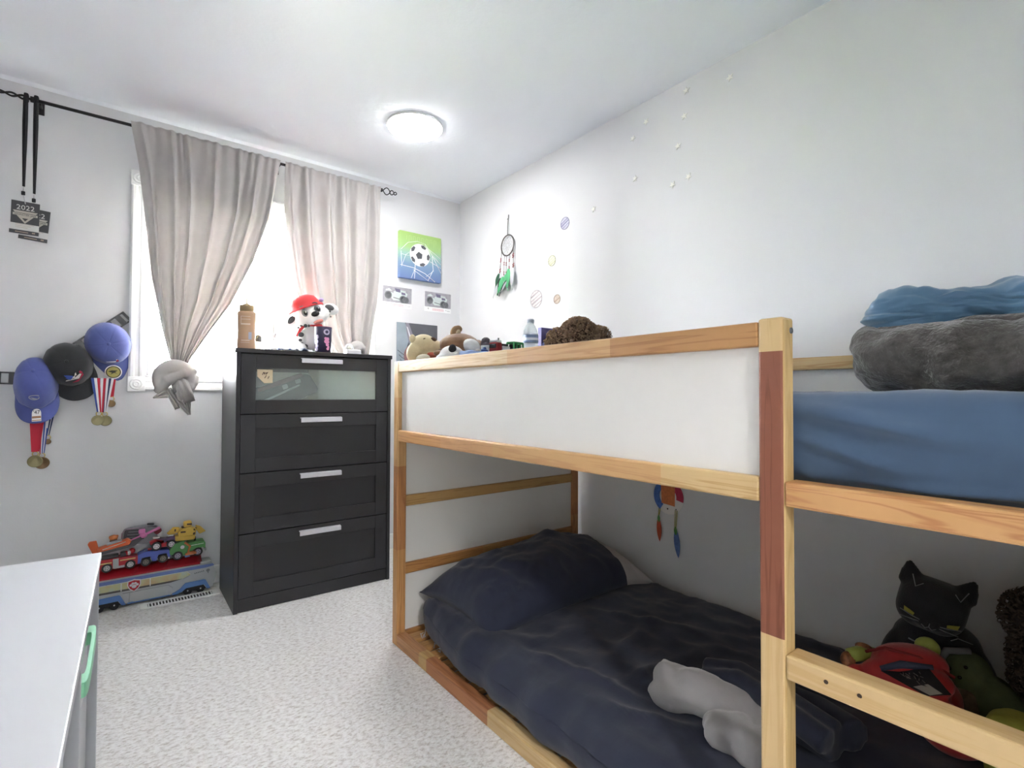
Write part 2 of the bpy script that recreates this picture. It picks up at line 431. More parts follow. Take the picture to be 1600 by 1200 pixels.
w_x = wood('pine_end_rail', 'x', 7, 'b9864f', '8c5d36', [(-.1, 'b48a52', '946a3c')])
w_x2 = wood('pine_end_rail_light', 'x', 8, 'bf9a62', '9f7a48')
w_sl = wood('pine_slat', 'x', 9, 'c09058', '98683a')
m_panel = mat('white_lacquer_panel', 'e6e5e1', .38)
def part(name, lo, hi, m, bev=.004, label=None, parent=None):
    o = obj(name, B().b2(lo, hi, bev), m, bed, True)
    if label: o['label'] = label
    return o
PW = .045
part('post', (BX, 1.930, 0), (BX + .04, BYF, 1.158), w_post_far)
part('post', (BXB - .04, 1.930, 0), (BXB, BYF, 1.158), w_post_far)
mp_ = part('post', (BX, BYP - .0225, 0), (BX + .042, BYP + .0225, 1.162), w_post_mid, .005, 'post of pale and reddish finger-jointed pine beside the ladder opening')
mp_.data.materials.append(wood('pine_mid_post_side', 'z', 15, 'cdb17d', 'b6935c'))
for f in mp_.data.polygons:
    if f.normal.y < -.9: f.material_index = 1
part('post', (BX, BYN, 0), (BX + .04, BYN + .045, 1.158), w_post_mid)
part('post', (BXB - .04, BYN, 0), (BXB, BYN + .045, 1.158), w_post_mid)
pY0, pY1 = BYP + .0225, 1.930
part('top_rail', (BX, pY0, 1.112), (BX + .04, pY1, 1.157), w_y1)
part('lower_rail', (BX, pY0, .830), (BX + .04, pY1, .875), w_y2)
part('side_panel', (BX + .017, pY0, .873), (BX + .024, pY1, 1.114), m_panel, 0, 'white lacquered side panel')
part('floor_rail', (BX, BYN + .045, 0), (BX + .04, pY1, .050), w_y3)
part('cross_beam', (BX, BYN + .045, .829), (BX + .04, BYP - .0225, .873), w_y5)
o = part('rung', (BX, BYN + .045, .531), (BX + .045, BYP - .0225, .574), w_y4)
for yy in (.3445, .297):
    b = B(); b.cyl((BX - .0006, yy, .555 - (.3445 - yy) * .02), (BX + .004, yy, .555), .0035, n=10)
    h = obj('screw_hole', b, mat('dark_hole', '3a2a1c', .9), bed, True); h.parent = o
part('rung', (BX, BYN + .045, .255), (BX + .045, BYP - .0225, .298), w_y4)
b = B(); b.cyl((BX + .030, BYP - .0225 - .002, 1.139), (BX + .030, BYP - .0225 + .004, 1.139), .0055, n=14); b.cyl((BX + .030, BYP - .0225 - .003, 1.139), (BX + .030, BYP - .0225 + .004, 1.139), .003, n=6)
obj('bolt_cap', b, mat('grey_bolt', '6f7478', .4, .7), bed, True)
for ya, yb in ((1.932, 1.968), (BYN + .002, BYN + .036)):
    for za, zb, mm in ((0, .05, w_x), (.282, .326, w_x), (.560, .604, w_x2), (.830, .875, w_x), (1.112, 1.157, w_x2)):
        part('end_rail', (BX + .04, ya, za), (BXB - .04, yb, zb), mm)
    ym = (ya + yb) / 2
    for za, zb in ((.05, .282), (.326, .560), (.604, .830), (.875, 1.112)):
        part('end_panel', (BX + .04, ym - .004, za), (BXB - .04, ym + .004, zb), m_panel, 0)
part('back_top_rail', (BXB - .038, BYN + .045, 1.112), (BXB, 1.93, 1.157), wood('pine_back_rail', 'y', 10, PALE, PD, [(-.45, 'a86a45', '8a4f33'), (-.40, PALE, 'b98350')]))
part('back_rail', (BXB - .038, BYN + .045, .830), (BXB, 1.93, .875), w_y2)
part('back_floor_rail', (BXB - .038, BYN + .045, 0), (BXB, 1.93, .05), w_y3)
part('back_panel', (BXB - .024, BYN + .045, .875), (BXB - .017, 1.93, 1.112), m_panel, 0)
part('bunk_base', (BX + .04, BYN + .045, .838), (BXB - .038, 1.93, .856), w_x2, 0)
sl = None
for k in range(22):
    y = 1.885 - k * .0895
    if sl is None:
        sl = part('slat', (BX + .04, y - .030, .024), (BXB - .038, y + .030, .042), w_sl, .003); sy = y
    else:
        c = sl.copy(); COL.objects.link(c); c.location.y = y - sy
# ------------------------------------------------------------------ mattresses and bedding
def cloth(name, c, bump=.25, var=.06, sheen=.3, bs=26, stretch=(1, 1, 1)): return mat(name, c, .85, var=var, vs=9, bump=bump, bs=bs, sheen=sheen, stretch=stretch)
m_blue = cloth('blue_sheet_cotton', '475f7c', .25, .05)
m_navy = cloth('navy_cotton', '21273c', .3, .12, .15)
m_grey = cloth('light_grey_cotton', 'a9a5a4', .3, .05)
def ridge(p, a, b, w, h):   # height of a soft fold running from a to b
    a = V(a); b = V(b); d = b - a; t = max(0, min(1, (p - a).dot(d) / d.length_squared))
    r = (p - (a + d * t)).length / w
    return h * math.exp(-r * r * 2) * math.sin(min(1, max(0, t)) * 2.6 + .3)
um = thing('upper_mattress', 'mattress in a blue fitted sheet on the upper bunk', 'mattress', tr(1.445, .92, .857))
cx, cy = .9775 + .4725, .927
def upf(p, e):
    q = V((p.x + cx, p.y + cy, p.z + .944))
    h = .006 * fbm(q * 5, 1) + .004 * fbm(q * 13, 1)
    if e.x < -.3:
        h += 1.6 * ridge(q, (.98, .40, 1.0), (.98, .17, .955), .022, .012) + 1.6 * ridge(q, (.98, .40, .95), (.98, .25, .90), .014, .008)
        h += ridge(q, (.98, .30, .875), (.98, .06, .893), .010, .016) + ridge(q, (.98, .22, .868), (.98, -.02, .875), .008, .013) + ridge(q, (.98, .39, .9), (.98, .375, .865), .012, .010)
        h += ridge(q, (.98, .24, .985), (.98, .02, .945), .03, .007)
    return p + e * h
b = B(); b.soft((cx, cy, .943), (.945, 1.985, .170), .045, 70, upf); obj('fitted_sheet', b, m_blue, um, True)
b = B(); b.soft((cx, cy, .885), (.90, 1.94, .05), .02, 4); obj('mattress_core', b, mat('white_foam', 'dcdad5', .9), um, True)

lm = thing('lower_mattress', 'thin mattress in a creased navy sheet on the lower bunk', 'mattress', tr(1.445, .9, .042))
def lof(p, e):
    q = V((p.x + 1.452, p.y + .905, p.z + .117))
    h = .010 * fbm(q * 3.2, 1) + .005 * fbm(V((q.x * 7, q.y * 15, q.z * 8)), 1)
    if e.z > .3:
        h += abs(fbm(V((q.x * 4 + q.y * 2, q.y * 4 - q.x * 2.4, 3)), 1)) * -.02 + .008
        h += ridge(q, (1.05, 1.30, .19), (1.15, .85, .19), .03, .016) + ridge(q, (1.15, 1.05, .19), (1.55, 1.15, .19), .025, .014) + ridge(q, (1.45, 1.4, .19), (1.62, 1.0, .19), .03, .012)
        h += ridge(q, (1.02, 1.0, .19), (1.5, .92, .19), .02, .014) + ridge(q, (1.02, .95, .18), (1.2, .6, .18), .03, .014)
    if e.x < -.3: h += .008 * math.sin(q.y * 21 + 3 * math.sin(q.y * 5)) * (q.z / .2)
    zz = max(0, min(1, (q.z - .05) / .16))
    w = -.046 * math.sin(.75 + 1.9 * zz) * min(1, max(0, -e.x) * 1.5) * max(0, min(1, (1.80 - q.y) / .35)) + .025 * max(0, min(1, (q.y - 1.55) / .3)) * max(0, -e.x)
    return p + e * h + V((w, 0, 0))
b = B(); b.soft((1.452, .905, .120), (.955, 1.95, .156), .070, 90, lof); obj('sheet', b, m_navy, lm, True)
b = B()
rn = random.Random(4)
for k in range(16):     # loose white threads at the corner under the mattress
    x, y = rn.uniform(.985, 1.03), rn.uniform(1.70, 1.85)
    p = V((x, y, .046)); pts = [p]
    for j in range(4): p = p + V((rn.uniform(-.004, .012), rn.uniform(-.02, .012), rn.uniform(-.002, .012))); pts.append(p)
    b.tube(pts, .0012, 4)
o = obj('loose_thread', b, mat('white_thread', 'c9cfdb', .8), lm, True); o['kind'] = 'stuff'

# pillow: navy case with the light grey pillow end sticking out towards the wall
def pillow(T, L, W, H, seam, case, inner, root, seed):
    def surf(top, grow):
        def f(u, v):
            a, c = u * 2 - 1, v * 2 - 1
            k = (max(0, 1 - abs(a) ** 2.6) ** .55) * (max(0, 1 - abs(c) ** 2.4) ** .6)
            pin = 1 - .07 * (1 - abs(a) ** 2) * 0 - .10 * (c * c) * (1 - a * a) * .6
            x = a * L / 2 * (1 - .10 * (1 - c * c) * abs(a) ** 6); y = c * W / 2 * (1 - .09 * (1 - a * a) * abs(c) ** 6)
            z = H * (.80 if top else -.14) * k
            n = fbm(V((x * 6, y * 9, seed + top)), 1) * .016 + fbm(V((x * 18 + y * 9, y * 6, seed + 5)), 1) * .007
            edge = (1 - k)
            n = n * min(1, k * 1.6) * (1 if top else .2) + .006 * math.sin(a * 30 + 2 * c) * edge * min(1, k * 3) * top * (abs(c) > .4)
            p = V((x, y, z + n - .035 * (1 - k) * (abs(a) > .6) * (abs(a) - .6) * 2.5))
            if top: p.z += .02 * math.exp(-((a - .1 - c * .4) * 5) ** 2) * k
            return p * (1 + grow)
        return f
    for nm, mm, u0, u1, g in (('pillowcase', case, 0, seam, .012), ('pillow_end', inner, seam - .04, 1, 0)):
        b = B()
        for top in (1, 0):
            f = surf(top, g)
            b.grid((lambda u, v, f=f: f(u0 + (u1 - u0) * u, v)), int(70 * (u1 - u0)) + 6, 44)
        bmesh.ops.remove_doubles(b.bm, verts=b.bm.verts, dist=.0012)
        bmesh.ops.recalc_face_normals(b.bm, faces=b.bm.faces)
        o = obj(nm, b, mm, root)
    o['label'] = 'light grey pillow end sticking out of the navy case'
pw = thing('pillow', 'navy pillow with a light grey end at the head of the lower bunk', 'pillow', tr(1.462, 1.645, .232) @ rot('Z', -2) @ rot('X', 5) @ rot('Y', -2))
pillow(I4, .90, .49, .185, .80, m_navy, m_grey, pw, 3)

# grey throw and a navy garment heaped at the front of the lower bunk
tb = thing('throw_blanket', 'crumpled light grey fleece throw lying on the lower bunk', 'blanket', tr(1.20, .72, .185))
m_flc = mat('light_grey_fleece', '9d9b9c', .95, bump=.35, bs=60, sheen=.6)
b = B()
def lump(c, d, r, R, seed, amp=.02):
    def f(p, e): return p + e * (amp * fbm(p * 9 + V((seed, 0, 0)), 1) + .006 * fbm(p * 26 + V((0, seed, 0)), 1))
    b.soft(c, d, r, 22, f, R=R)
lump((.045, .095, .055), (.105, .16, .080), .036, rot('Z', 20) @ rot('X', 8) @ rot('Y', -10), 1)
lump((.035, .0, .055), (.10, .20, .085), .038, rot('Z', 8) @ rot('Y', 12), 2)
lump((-.015, .045, .04), (.035, .20, .05), .016, rot('Z', 16) @ rot('X', -4), 5)
lump((-.045, -.075, .045), (.09, .11, .065), .030, rot('Z', 30), 3)
lump((.0, -.11, .045), (.16, .14, .07), .034, rot('Z', -8), 4)
obj('folds', b, m_flc, tb, mods=[REM(.009), SMO(4)])
ng = thing('navy_garment', 'twisted navy garment beside the light grey throw', 'clothing', tr(1.325, .665, .195))
b = B()
for pts, r in (([(0, .14, .07), (.02, .05, .075), (.0, -.06, .07), (-.02, -.2, .06)], [.02, .035, .036, .03]), ([(-.03, .13, .06), (-.025, .03, .085), (-.05, -.08, .08), (-.07, -.2, .06)], [.015, .025, .028, .03]), ([(.03, .12, .03), (.08, 0, .035), (.08, -.12, .035), (.04, -.22, .04)], [.02, .035, .04, .04]), ([(-.02, .1, .025), (0, 0, .03), (-.02, -.2, .03)], [.03, .04, .04])):
    b.tube(pts, r, 10)
obj('folds', b, cloth('dark_navy_knit', '1e2438', .3, .1, .2), ng, mods=[REM(.008), SMO(3)])

# folded fleece blanket with a folded blue sheet on top, on the upper bunk
def layered(c, d, n, root, name, m, seed, R=I4, amp=.012, r=None, cuts=34, wr=0):
    b = B(); h = d[2] / n
    for k in range(n):
        def f(p, e, k=k):
            q = p + V((seed * 3.1, k * 2.7, 0))
            s = 1 + .02 * math.sin(k * 2.1 + seed)
            g = e * (amp * fbm(q * 6, 1) + amp * .4 * fbm(q * 17, 1))
            return V((p.x * s, p.y * s, p.z)) + g + V((0, 0, .018 * fbm(V((p.x * 4, p.y * 4, seed)), 1))) + e * (wr * abs(fbm(V((p.y * 9 + p.z * 14, p.z * 38 - p.y * 5, seed + p.x * 9)), 1)))
        b.soft((c[0] + .006 * math.sin(k * 3 + seed), c[1] + .01 * math.cos(k * 2 + seed), c[2] + h * (k + .5)), (d[0], d[1], h * 1.08), r or h * .48, cuts, f, R=R)
    o = obj(name, b, m, root, True); return o
m_fleece = mat('charcoal_fleece', '55524f', 1, var=.25, vs=60, bump=1.0, bs=150, sheen=.35)
fb = thing('fleece_blanket', 'folded charcoal fleece blanket on the blue upper mattress', 'blanket', tr(1.43, .10, 1.028))
layered((1.40, .115, 1.026), (.50, .56, .126), 1, fb, 'fleece_fold', m_fleece, 2, amp=.026, r=.052, cuts=60)
layered((1.41, .11, 1.132), (.42, .50, .026), 1, fb, 'fleece_fold', m_fleece, 5, amp=.008, cuts=40)
fs = thing('folded_sheet', 'folded glossy blue sheet lying on the charcoal fleece blanket', 'bed sheet', tr(1.43, .08, 1.15))
m_sat = mat('blue_satin_sheet', '4e7390', .42, var=.06, vs=8, bump=.35, bs=24, sheen=.2)
layered((1.45, .085, 1.150), (.46, .53, .058), 1, fs, 'sheet_fold', m_sat, 7, R=rot('Z', 2), amp=.022, r=.016, cuts=64, wr=.022)
# folded quilt under the toys at the far end of the upper bunk
qt = thing('folded_quilt', 'pale grey folded quilt under the toys on the upper bunk', 'quilt', tr(1.44, 1.5, 1.03))
layered((1.44, 1.52, 1.028), (.86, .80, .118), 2, qt, 'quilt_fold', cloth('pale_quilt', 'b9bcc4'), 4, amp=.004, cuts=26)

# ------------------------------------------------------------------ black dresser
DX, DY, DZ = .4536, 2.6565, 1.2365
dr = thing('dresser', 'black chest of four drawers with a glass top drawer by the window', 'dresser', tr(DX, DY, 0) @ rot('Z', -.7064))
m_blk = mat('black_brown_laminate', '2f2f32', .42, bump=.06, bs=90, stretch=(1, 1, .15), spec=.45)
m_blk_in = mat('black_laminate_recess', '2d2d30', .45, spec=.4)
m_alu = mat('brushed_aluminium', 'd2d2da', .4, .15)
W, D = .78, .41
def dp(name, b, m, parent=dr, label=None):
    o = obj(name, b, m, parent)
    if label: o['label'] = label
    return o
dp('side_panel', B().b2((.006, .004, 0), (.024, D, DZ - .02), .0015), m_blk)
dp('side_panel', B().b2((W - .024, .004, 0), (W - .006, D, DZ - .02), .0015), m_blk)
dp('top', B().b2((0, 0, DZ - .02), (W, D, DZ), .002), m_blk)
dp('back_panel', B().b2((.024, D - .012, .05), (W - .024, D - .004, DZ - .02)), m_blk_in)
dp('plinth', B().b2((.024, .010, .002), (W - .024, .026, .062), .001), m_blk)
zs = [(.066, .361), (.3655, .645), (.6495, .9225), (.927, 1.2115)]
for k, (z0, z1) in enumerate(zs):
    x0, x1 = .026, W - .026; fw = .064; tp = .066
    b = B()
    for lo, hi in (((x0, z0), (x0 + fw, z1)), ((x1 - fw, z0), (x1, z1)), ((x0 + fw, z0), (x1 - fw, z0 + tp)), ((x0 + fw, z1 - tp), (x1 - fw, z1))):
        b.b2((lo[0], .006, lo[1]), (hi[0], .024, hi[1]), .0012)
    f = dp('drawer', b, m_blk)
    if k < 3:
        b = B(); b.b2((x0 + fw - .003, .013, z0 + tp - .003), (x1 - fw + .003, .020, z1 - tp + .003)); dp('drawer_panel', b, m_blk_in, f)
    else:
        mgl, nt, p, o = newmat('frosted_glass')
        p.inputs['Base Color'].default_value = lin('dfe6e5'); p.inputs['Roughness'].default_value = .28; p.inputs['IOR'].default_value = 1.3
        tg_ = nd(nt, 'ShaderNodeBsdfTransparent'); tg_.inputs[0].default_value = lin('edf2f0'); mx = nd(nt, 'ShaderNodeMixShader'); mx.inputs[0].default_value = .23; nt.links.new(tg_.outputs[0], mx.inputs[1]); nt.links.new(p.outputs[0], mx.inputs[2]); nt.links.new(mx.outputs[0], o.inputs[0])
        b = B(); b.b2((x0 + fw - .003, .014, z0 + tp - .003), (x1 - fw + .003, .018, z1 - tp + .003)); dp('glass_panel', b, mgl, f, 'frosted glass drawer panel')
    b = B(); b.b2((x0 + .024, .024, z0 + .02), (x1 - .024, .36, z0 + .03)); b.b2((x0 + .024, .35, z0 + .02), (x1 - .024, .36, z1 - .07)); b.b2((x0 + .024, .024, z0 + .02), (x0 + .034, .36, z1 - .07)); b.b2((x1 - .034, .024, z0 + .02), (x1 - .024, .36, z1 - .07))
    dp('drawer_box', b, m_blk_in if k < 3 else mat('drawer_box_pale', 'd5dad2', .6), f)
    zc = z1 - .022 if k == 3 else z1 - .030
    b = B(); hx = W / 2 + .005
    b.prism([(0, .010), (-.004, .012), (-.022, .009), (-.0225, -.011), (-.019, -.0125), (-.018, .006), (0, .008)], -.102, .102, T=M(((0, 0, 1, hx), (1, 0, 0, .006), (0, 1, 0, zc), (0, 0, 0, 1))), bev=.0008)
    dp('handle', b, m_alu, f, 'brushed aluminium bar handle')
# things behind and on the frosted glass
DT = dr.matrix_world.copy()
gm = thing('folded_garment', 'dark garment showing behind the frosted glass of the top drawer', 'clothing', DT @ tr(.225, .055, .957))
b = B(); b.soft((.01, .005, .080), (.30, .065, .115), .03, 14, lambda p, e: p + e * .02 * fbm(p * 9, 1), R=rot('Y', -22)); obj('cloth', b, mat('slate_knit', '3f4a52', .9), gm)
b = B(); b.soft((-.02, -.026, .122), (.22, .02, .022), .009, 8, R=rot('Y', -22)); obj('stripe', b, mat('maroon_knit', '70454b', .9), gm)
b = B(); b.soft((-.03, -.028, .062), (.22, .014, .010), .004, 8, R=rot('Y', -26)); b.soft((.0, -.032, .100), (.026, .008, .022), .004, 6, R=rot('Y', -22)); b.soft((.06, -.032, .128), (.026, .008, .020), .004, 6, R=rot('Y', -22)); obj('pale_patch', b, mat('pale_knit', 'b9c2c4', .9), gm)
fl_ = thing('added_glass_backing', 'added pale block brightening the frosted glass beside the dark garment', 'cloth', DT @ tr(.545, .13, .957))  # pale block added so this half of the glass looks bright
b = B(); b.soft((0, 0, .105), (.31, .205, .20), .012, 20, lambda p, e: p + e * .004 * fbm(p * 9, 1)); obj('cloth', b, mat('pale_backing', 'dfe3df', .9), fl_)
st = thing('sticker', 'small torn cream sticker on the frosted glass drawer panel', 'sticker', DT @ tr(.131, .0138, 1.109) @ rot('X', 90))
b = B(); b.prism([(-.035, .030), (.034, .030), (.034, -.034), (-.004, -.036), (-.034, -.004)], 0, .0008); obj('paper', b, mat('cream_paper', 'd9c7a8', .7), st)
b = B()
for x0, y0, x1, y1 in ((-.012, .004, -.006, .018), (-.006, .018, -.001, .006), (.004, .006, .012, .018), (-.002, -.012, .006, .002), (.012, -.014, .018, -.002), (-.006, .012, .008, .014)):
    b.tube([(x0, y0, .001), (x1, y1, .001)], .0016, 6)
obj('ink_mark', b, mat('dark_red_ink', '4a2f35', .8), st)

# ------------------------------------------------------------------ white cabinet in the left foreground
cb = thing('white_cabinet', 'low white storage cabinet with a mint green handle in the left foreground', 'cabinet', tr(-.012, 1.749, 0) @ rot('Z', -1.6))
m_wht = mat('white_melamine', 'bcbfc4', .4)
CH, CL, CDp = .60, 1.16, .50
obj('top', B().b2((-CDp, -CL, CH - .018), (0, 0, CH), .002), m_wht, cb)
for y0 in (-.018, -.60, -CL):
    obj('side_panel', B().b2((-CDp, y0, 0), (-.004, y0 + .018, CH - .018), .001), m_wht, cb)
obj('back_panel', B().b2((-CDp, -CL + .018, .02), (-CDp + .008, -.018, CH - .018)), m_wht, cb)
obj('bottom', B().b2((-CDp + .008, -CL + .018, .02), (-.01, -.018, .038)), m_wht, cb)
mint = mat('mint_green_plastic', '8fd8b0', .4)
for y0, y1 in ((-.598, -.020), (-CL + .02, -.602)):
    for z0, z1, hz in ((.30, .574, .53), (.024, .294, .25)):
        f = obj('drawer', B().b2((-.042, y0 + .002, z0), (-.024, y1 - .002, z1), .0015), m_wht, cb)
        obj('drawer_box', B().b2((-CDp + .03, y0 + .03, z0 + .02), (-.042, y1 - .03, z0 + .12)), m_wht, f)
        if y0 < -.6 or z0 < .2: continue
        yc = -.43; hl_ = .14; hz = .505
        # a flat loop handle standing out of the drawer front
        b = B(); outer = []; inner = []
        for k in range(40):
            a = 6.28318 * k / 40; sx = math.copysign(abs(math.cos(a)) ** .35, math.cos(a)); sy = math.copysign(abs(math.sin(a)) ** .35, math.sin(a))
            outer.append((-.008 + .013 * sx, yc + hl_ * sy)); inner.append((-.007 + .0055 * sx, yc + (hl_ - .04) * sy))
        t = bmesh.new()
        vo = [[t.verts.new((p[0], p[1], z)) for p in outer] for z in (hz - .018, hz + .008)]; vi = [[t.verts.new((p[0], p[1], z)) for p in inner] for z in (hz - .018, hz + .008)]
        for k in range(40):
            j = (k + 1) % 40
            t.faces.new((vo[1][k], vo[1][j], vi[1][j], vi[1][k])); t.faces.new((vo[0][j], vo[0][k], vi[0][k], vi[0][j]))
            t.faces.new((vo[0][k], vo[0][j], vo[1][j], vo[1][k])); t.faces.new((vi[0][j], vi[0][k], vi[1][k], vi[1][j]))
        b.put(t); o = obj('handle', b, mint, f); o['label'] = 'mint green plastic loop handle'
# ------------------------------------------------------------------ floor register
fv = thing('floor_vent', 'white metal floor register in the carpet in front of the toy bus', 'vent', tr(.29, 3.022, 0))
b = B()
for lo, hi in (((-.165, -.038), (.165, -.027)), ((-.165, .027), (.165, .038)), ((-.165, -.027), (-.135, .027)), ((.135, -.027), (.165, .027))): b.b2((lo[0], lo[1], 0), (hi[0], hi[1], .006), .001)
obj('frame', b, mat('white_vent_metal', 'ededeb', .4), fv)
obj('duct', B().b2((-.136, -.028, -.001), (.136, .028, .0012)), mat('dark_duct', '3c3936', .9), fv)
s0 = None
for k in range(21):
    x = -.130 + k * .013
    if s0 is None: s0 = obj('slat', B().b2((x - .0026, -.028, .001), (x + .0026, .028, .005)), MATS['white_vent_metal'], fv); sx = x
    else: c = s0.copy(); COL.objects.link(c); c.location.x = x - sx
# ------------------------------------------------------------------ curtain rod and curtains
def lerp_tab(tab, z):
    tab = sorted(tab)
    if z <= tab[0][0]: return tab[0][1]
    for (a, p), (c, q) in zip(tab, tab[1:]):
        if z <= c:
            t = (z - a) / (c - a); return p + (q - p) * t
    return tab[-1][1]
RY, RZ = 3.10, 2.340
m_iron = mat('black_iron', '2b292a', .5, .3)
rod = thing('curtain_rod', 'black metal curtain rod with twisted loop finials above the window', 'curtain rod', tr(.5, RY, RZ))
b = B(); b.cyl((-.29, RY, RZ - .006), (1.345, RY, RZ + .003), .0075, n=12); obj('pole', b, m_iron, rod, True)
def finial(x, z, sg):
    b = B(); b.cyl((x - sg * .006, RY, z), (x + sg * .012, RY, z), .012, n=12)
    L = [(.018, .05, .021), (.063, .032, .013), (.092, .022, .008)]
    for s0, ln, h in L:
        for sgn in (1, -1):
            b.tube([(x + sg * (s0 + ln * t / 10), RY - sgn * .004 * math.sin(3.14 * t / 10), z + sgn * h * math.sin(3.1416 * t / 10)) for t in range(11)], .0033, 6)
    return b
obj('finial', finial(1.352, RZ + .003, 1), m_iron, rod, True)
b = B(); b.cyl((-.30, RY, RZ - .006), (-.285, RY, RZ - .006), .013, n=12)
for ph in (0, 3.1416):   # the left finial: a slim twisted bar
    b.tube([(-.30 - .16 * t / 24, RY + .006 * math.cos(ph + t * .55) , RZ - .006 + .006 * math.sin(ph + t * .55) * (1 + .3 * math.sin(t * .27))) for t in range(25)], .0045, 6)
obj('finial', b, m_iron, rod, True)
for x in (-.27, .745, 1.318):
    b = B(); b.cyl((x, RY, RZ - .004), (x, YB - .002, RZ - .004), .005, n=8); b.box((x, YB - .003, RZ - .004), (.022, .006, .06), .002); obj('bracket', b, m_iron, rod, True)

m_curt = mat('taupe_curtain_suede', 'bcb8b6', .9, var=.05, vs=14, bump=.2, bs=120, sheen=.3, trans=.14)
def curtain(lt, rt, ztop, zbot, seed, nf, dy=0):
    rn = random.Random(seed)
    ph = [rn.uniform(0, 6.28) for _ in range(6)]
    def f(u, v):
        z = ztop + .012 - (ztop + .012 - zbot) * v
        a, c = lerp_tab(lt, z), lerp_tab(rt, z)
        uu = u + .018 * math.sin(u * 12 + ph[0]) + .010 * math.sin(u * 29 + ph[1])
        k = min(1, v * 5)
        fold = math.sin(uu * nf * 6.283 + ph[2]) + .45 * math.sin(uu * nf * 12.4 + ph[3] + v) + .3 * math.sin(uu * nf * 3.3 + ph[4])
        gather = math.sin(uu * nf * 2.5 * 6.283 + ph[5]) * (1 - k)
        wid = (c - a)
        amp = .007 + .024 * k * (.55 + .45 * min(1, wid / .5))
        pocket = .011 * math.exp(-((z - RZ) / .016) ** 2)
        x = a + wid * (u + .012 * math.sin(uu * nf * 6.283 + ph[2] + 1.2) * k)
        return V((x, RY - .014 + dy - pocket - amp * fold * .6 - .006 * gather, z + .012 * math.sin(uu * nf * 6.283) * 0))
    return f
ltL = [(2.35, .058), (2.15, .088), (1.9, .116), (1.6, .150), (1.35, .196), (1.18, .238), (1.12, .246)]
rtL = [(2.35, .742), (2.2, .722), (2.0, .690), (1.75, .612), (1.5, .503), (1.36, .415), (1.2, .322), (1.12, .290)]
cl = thing('curtain', 'left taupe curtain knotted at its lower end in front of the window sill', 'curtain', tr(.26, RY, 1.0), group=None)
b = B(); b.grid(curtain(ltL, rtL, RZ, 1.14, 11, 6.4), 220, 70); obj('drape', b, m_curt, cl, True, mods=[SOL(.0018)])
def knot(cx, cz, s, root, tail=True):
    yy = RY - .02
    b = B()
    # wrapped band: tilted loop of twisted cloth
    pts = []; rr = []
    for k in range(22):
        a = -2.3 + k * 4.0 / 21
        pts.append((cx + s * (.066 * math.cos(a + 1.9) - .004), yy - .045 - .03 * math.sin(k / 21 * 3.14), cz + s * (.070 * math.sin(a + 1.9) + .012))); rr.append(s * (.026 + .012 * math.sin(k / 21 * 3.14)))
    b.tube(pts, rr, 14, flat=.7)
    b.tube([(cx - s * .070, yy - .03, cz - s * .045), (cx - s * .035, yy - .075, cz + s * .015), (cx + s * .03, yy - .08, cz + s * .05), (cx + s * .085, yy - .045, cz + s * .062)], [s * .020, s * .030, s * .030, s * .016], 14)
    b.tube([(cx - s * .05, yy - .03, cz + s * .03), (cx - s * .0, yy - .06, cz + s * .075), (cx + s * .05, yy - .05, cz + s * .078), (cx + s * .075, yy - .03, cz + s * .04)], [s * .022, s * .028, s * .026, s * .02], 12)
    b.sph((cx + s * .035, yy - .04, cz - s * .01), (s * .05, s * .045, s * .055), n=16)
    b.tube([(cx + s * .09, yy - .03, cz + s * .035), (cx + s * .085, yy - .04, cz - s * .0), (cx + s * .07, yy - .04, cz - s * .045)], [s * .018, s * .016, s * .008], 10)
    obj('knot', b, m_curt, root, True, mods=[REM(.0045 * s), SMO(3)])
    if not tail: return
    b = B()
    def leaf(p0, p1, w0, w1, bulge, n=10):
        p0 = V(p0); p1 = V(p1); d = (p1 - p0); sd = V((d.z, 0, -d.x)).normalized()
        def f(u, v):
            w = w0 + (w1 - w0) * v
            return p0 + d * v + sd * (u - .5) * w + V((0, -bulge * math.sin(v * 3.1) - .018 * math.sin(u * 3.14) + .006 * math.sin(u * 14 + v * 3), 0))
        b.grid(f, 16, n)
    leaf((cx + s * .02, yy - .075, cz + s * .02), (cx + s * .048, yy - .055, cz - s * .098), .05, .078, .03)
    leaf((cx - s * .005, yy - .05, cz - s * .05), (cx + s * .062, yy - .045, cz - s * .158), .05, .014, .012)
    leaf((cx + s * .045, yy - .04, cz - s * .06), (cx + s * .066, yy - .04, cz - s * .16), .045, .006, .006)
    leaf((cx - s * .02, yy - .045, cz - s * .045), (cx - s * .088, yy - .03, cz - s * .074), .06, .006, .01)
    leaf((cx - s * .03, yy - .055, cz - s * .03), (cx + s * .02, yy - .03, cz - s * .125), .03, .04, .012)
    obj('tail', b, m_curt, root, True, mods=[SOL(.002)])
knot(.252, 1.075, 1.0, cl)
cr2 = thing('curtain', 'right taupe curtain hanging behind the plush puppy on the dresser', 'curtain', tr(1.1, RY, 1.0))
ltR = [(2.35, .768), (2.1, .770), (1.9, .790), (1.7, .822), (1.5, .872), (1.38, .93), (1.2, 1.08)]
rtR = [(2.35, 1.343), (2.0, 1.345), (1.75, 1.340), (1.6, 1.325), (1.45, 1.300), (1.3, 1.278), (1.2, 1.26)]
b = B(); b.grid(curtain(ltR, rtR, RZ, 1.27, 23, 5.6), 200, 70); obj('drape', b, m_curt, cr2, True, mods=[SOL(.0018)])
knot(1.175, 1.272, .62, cr2, False)

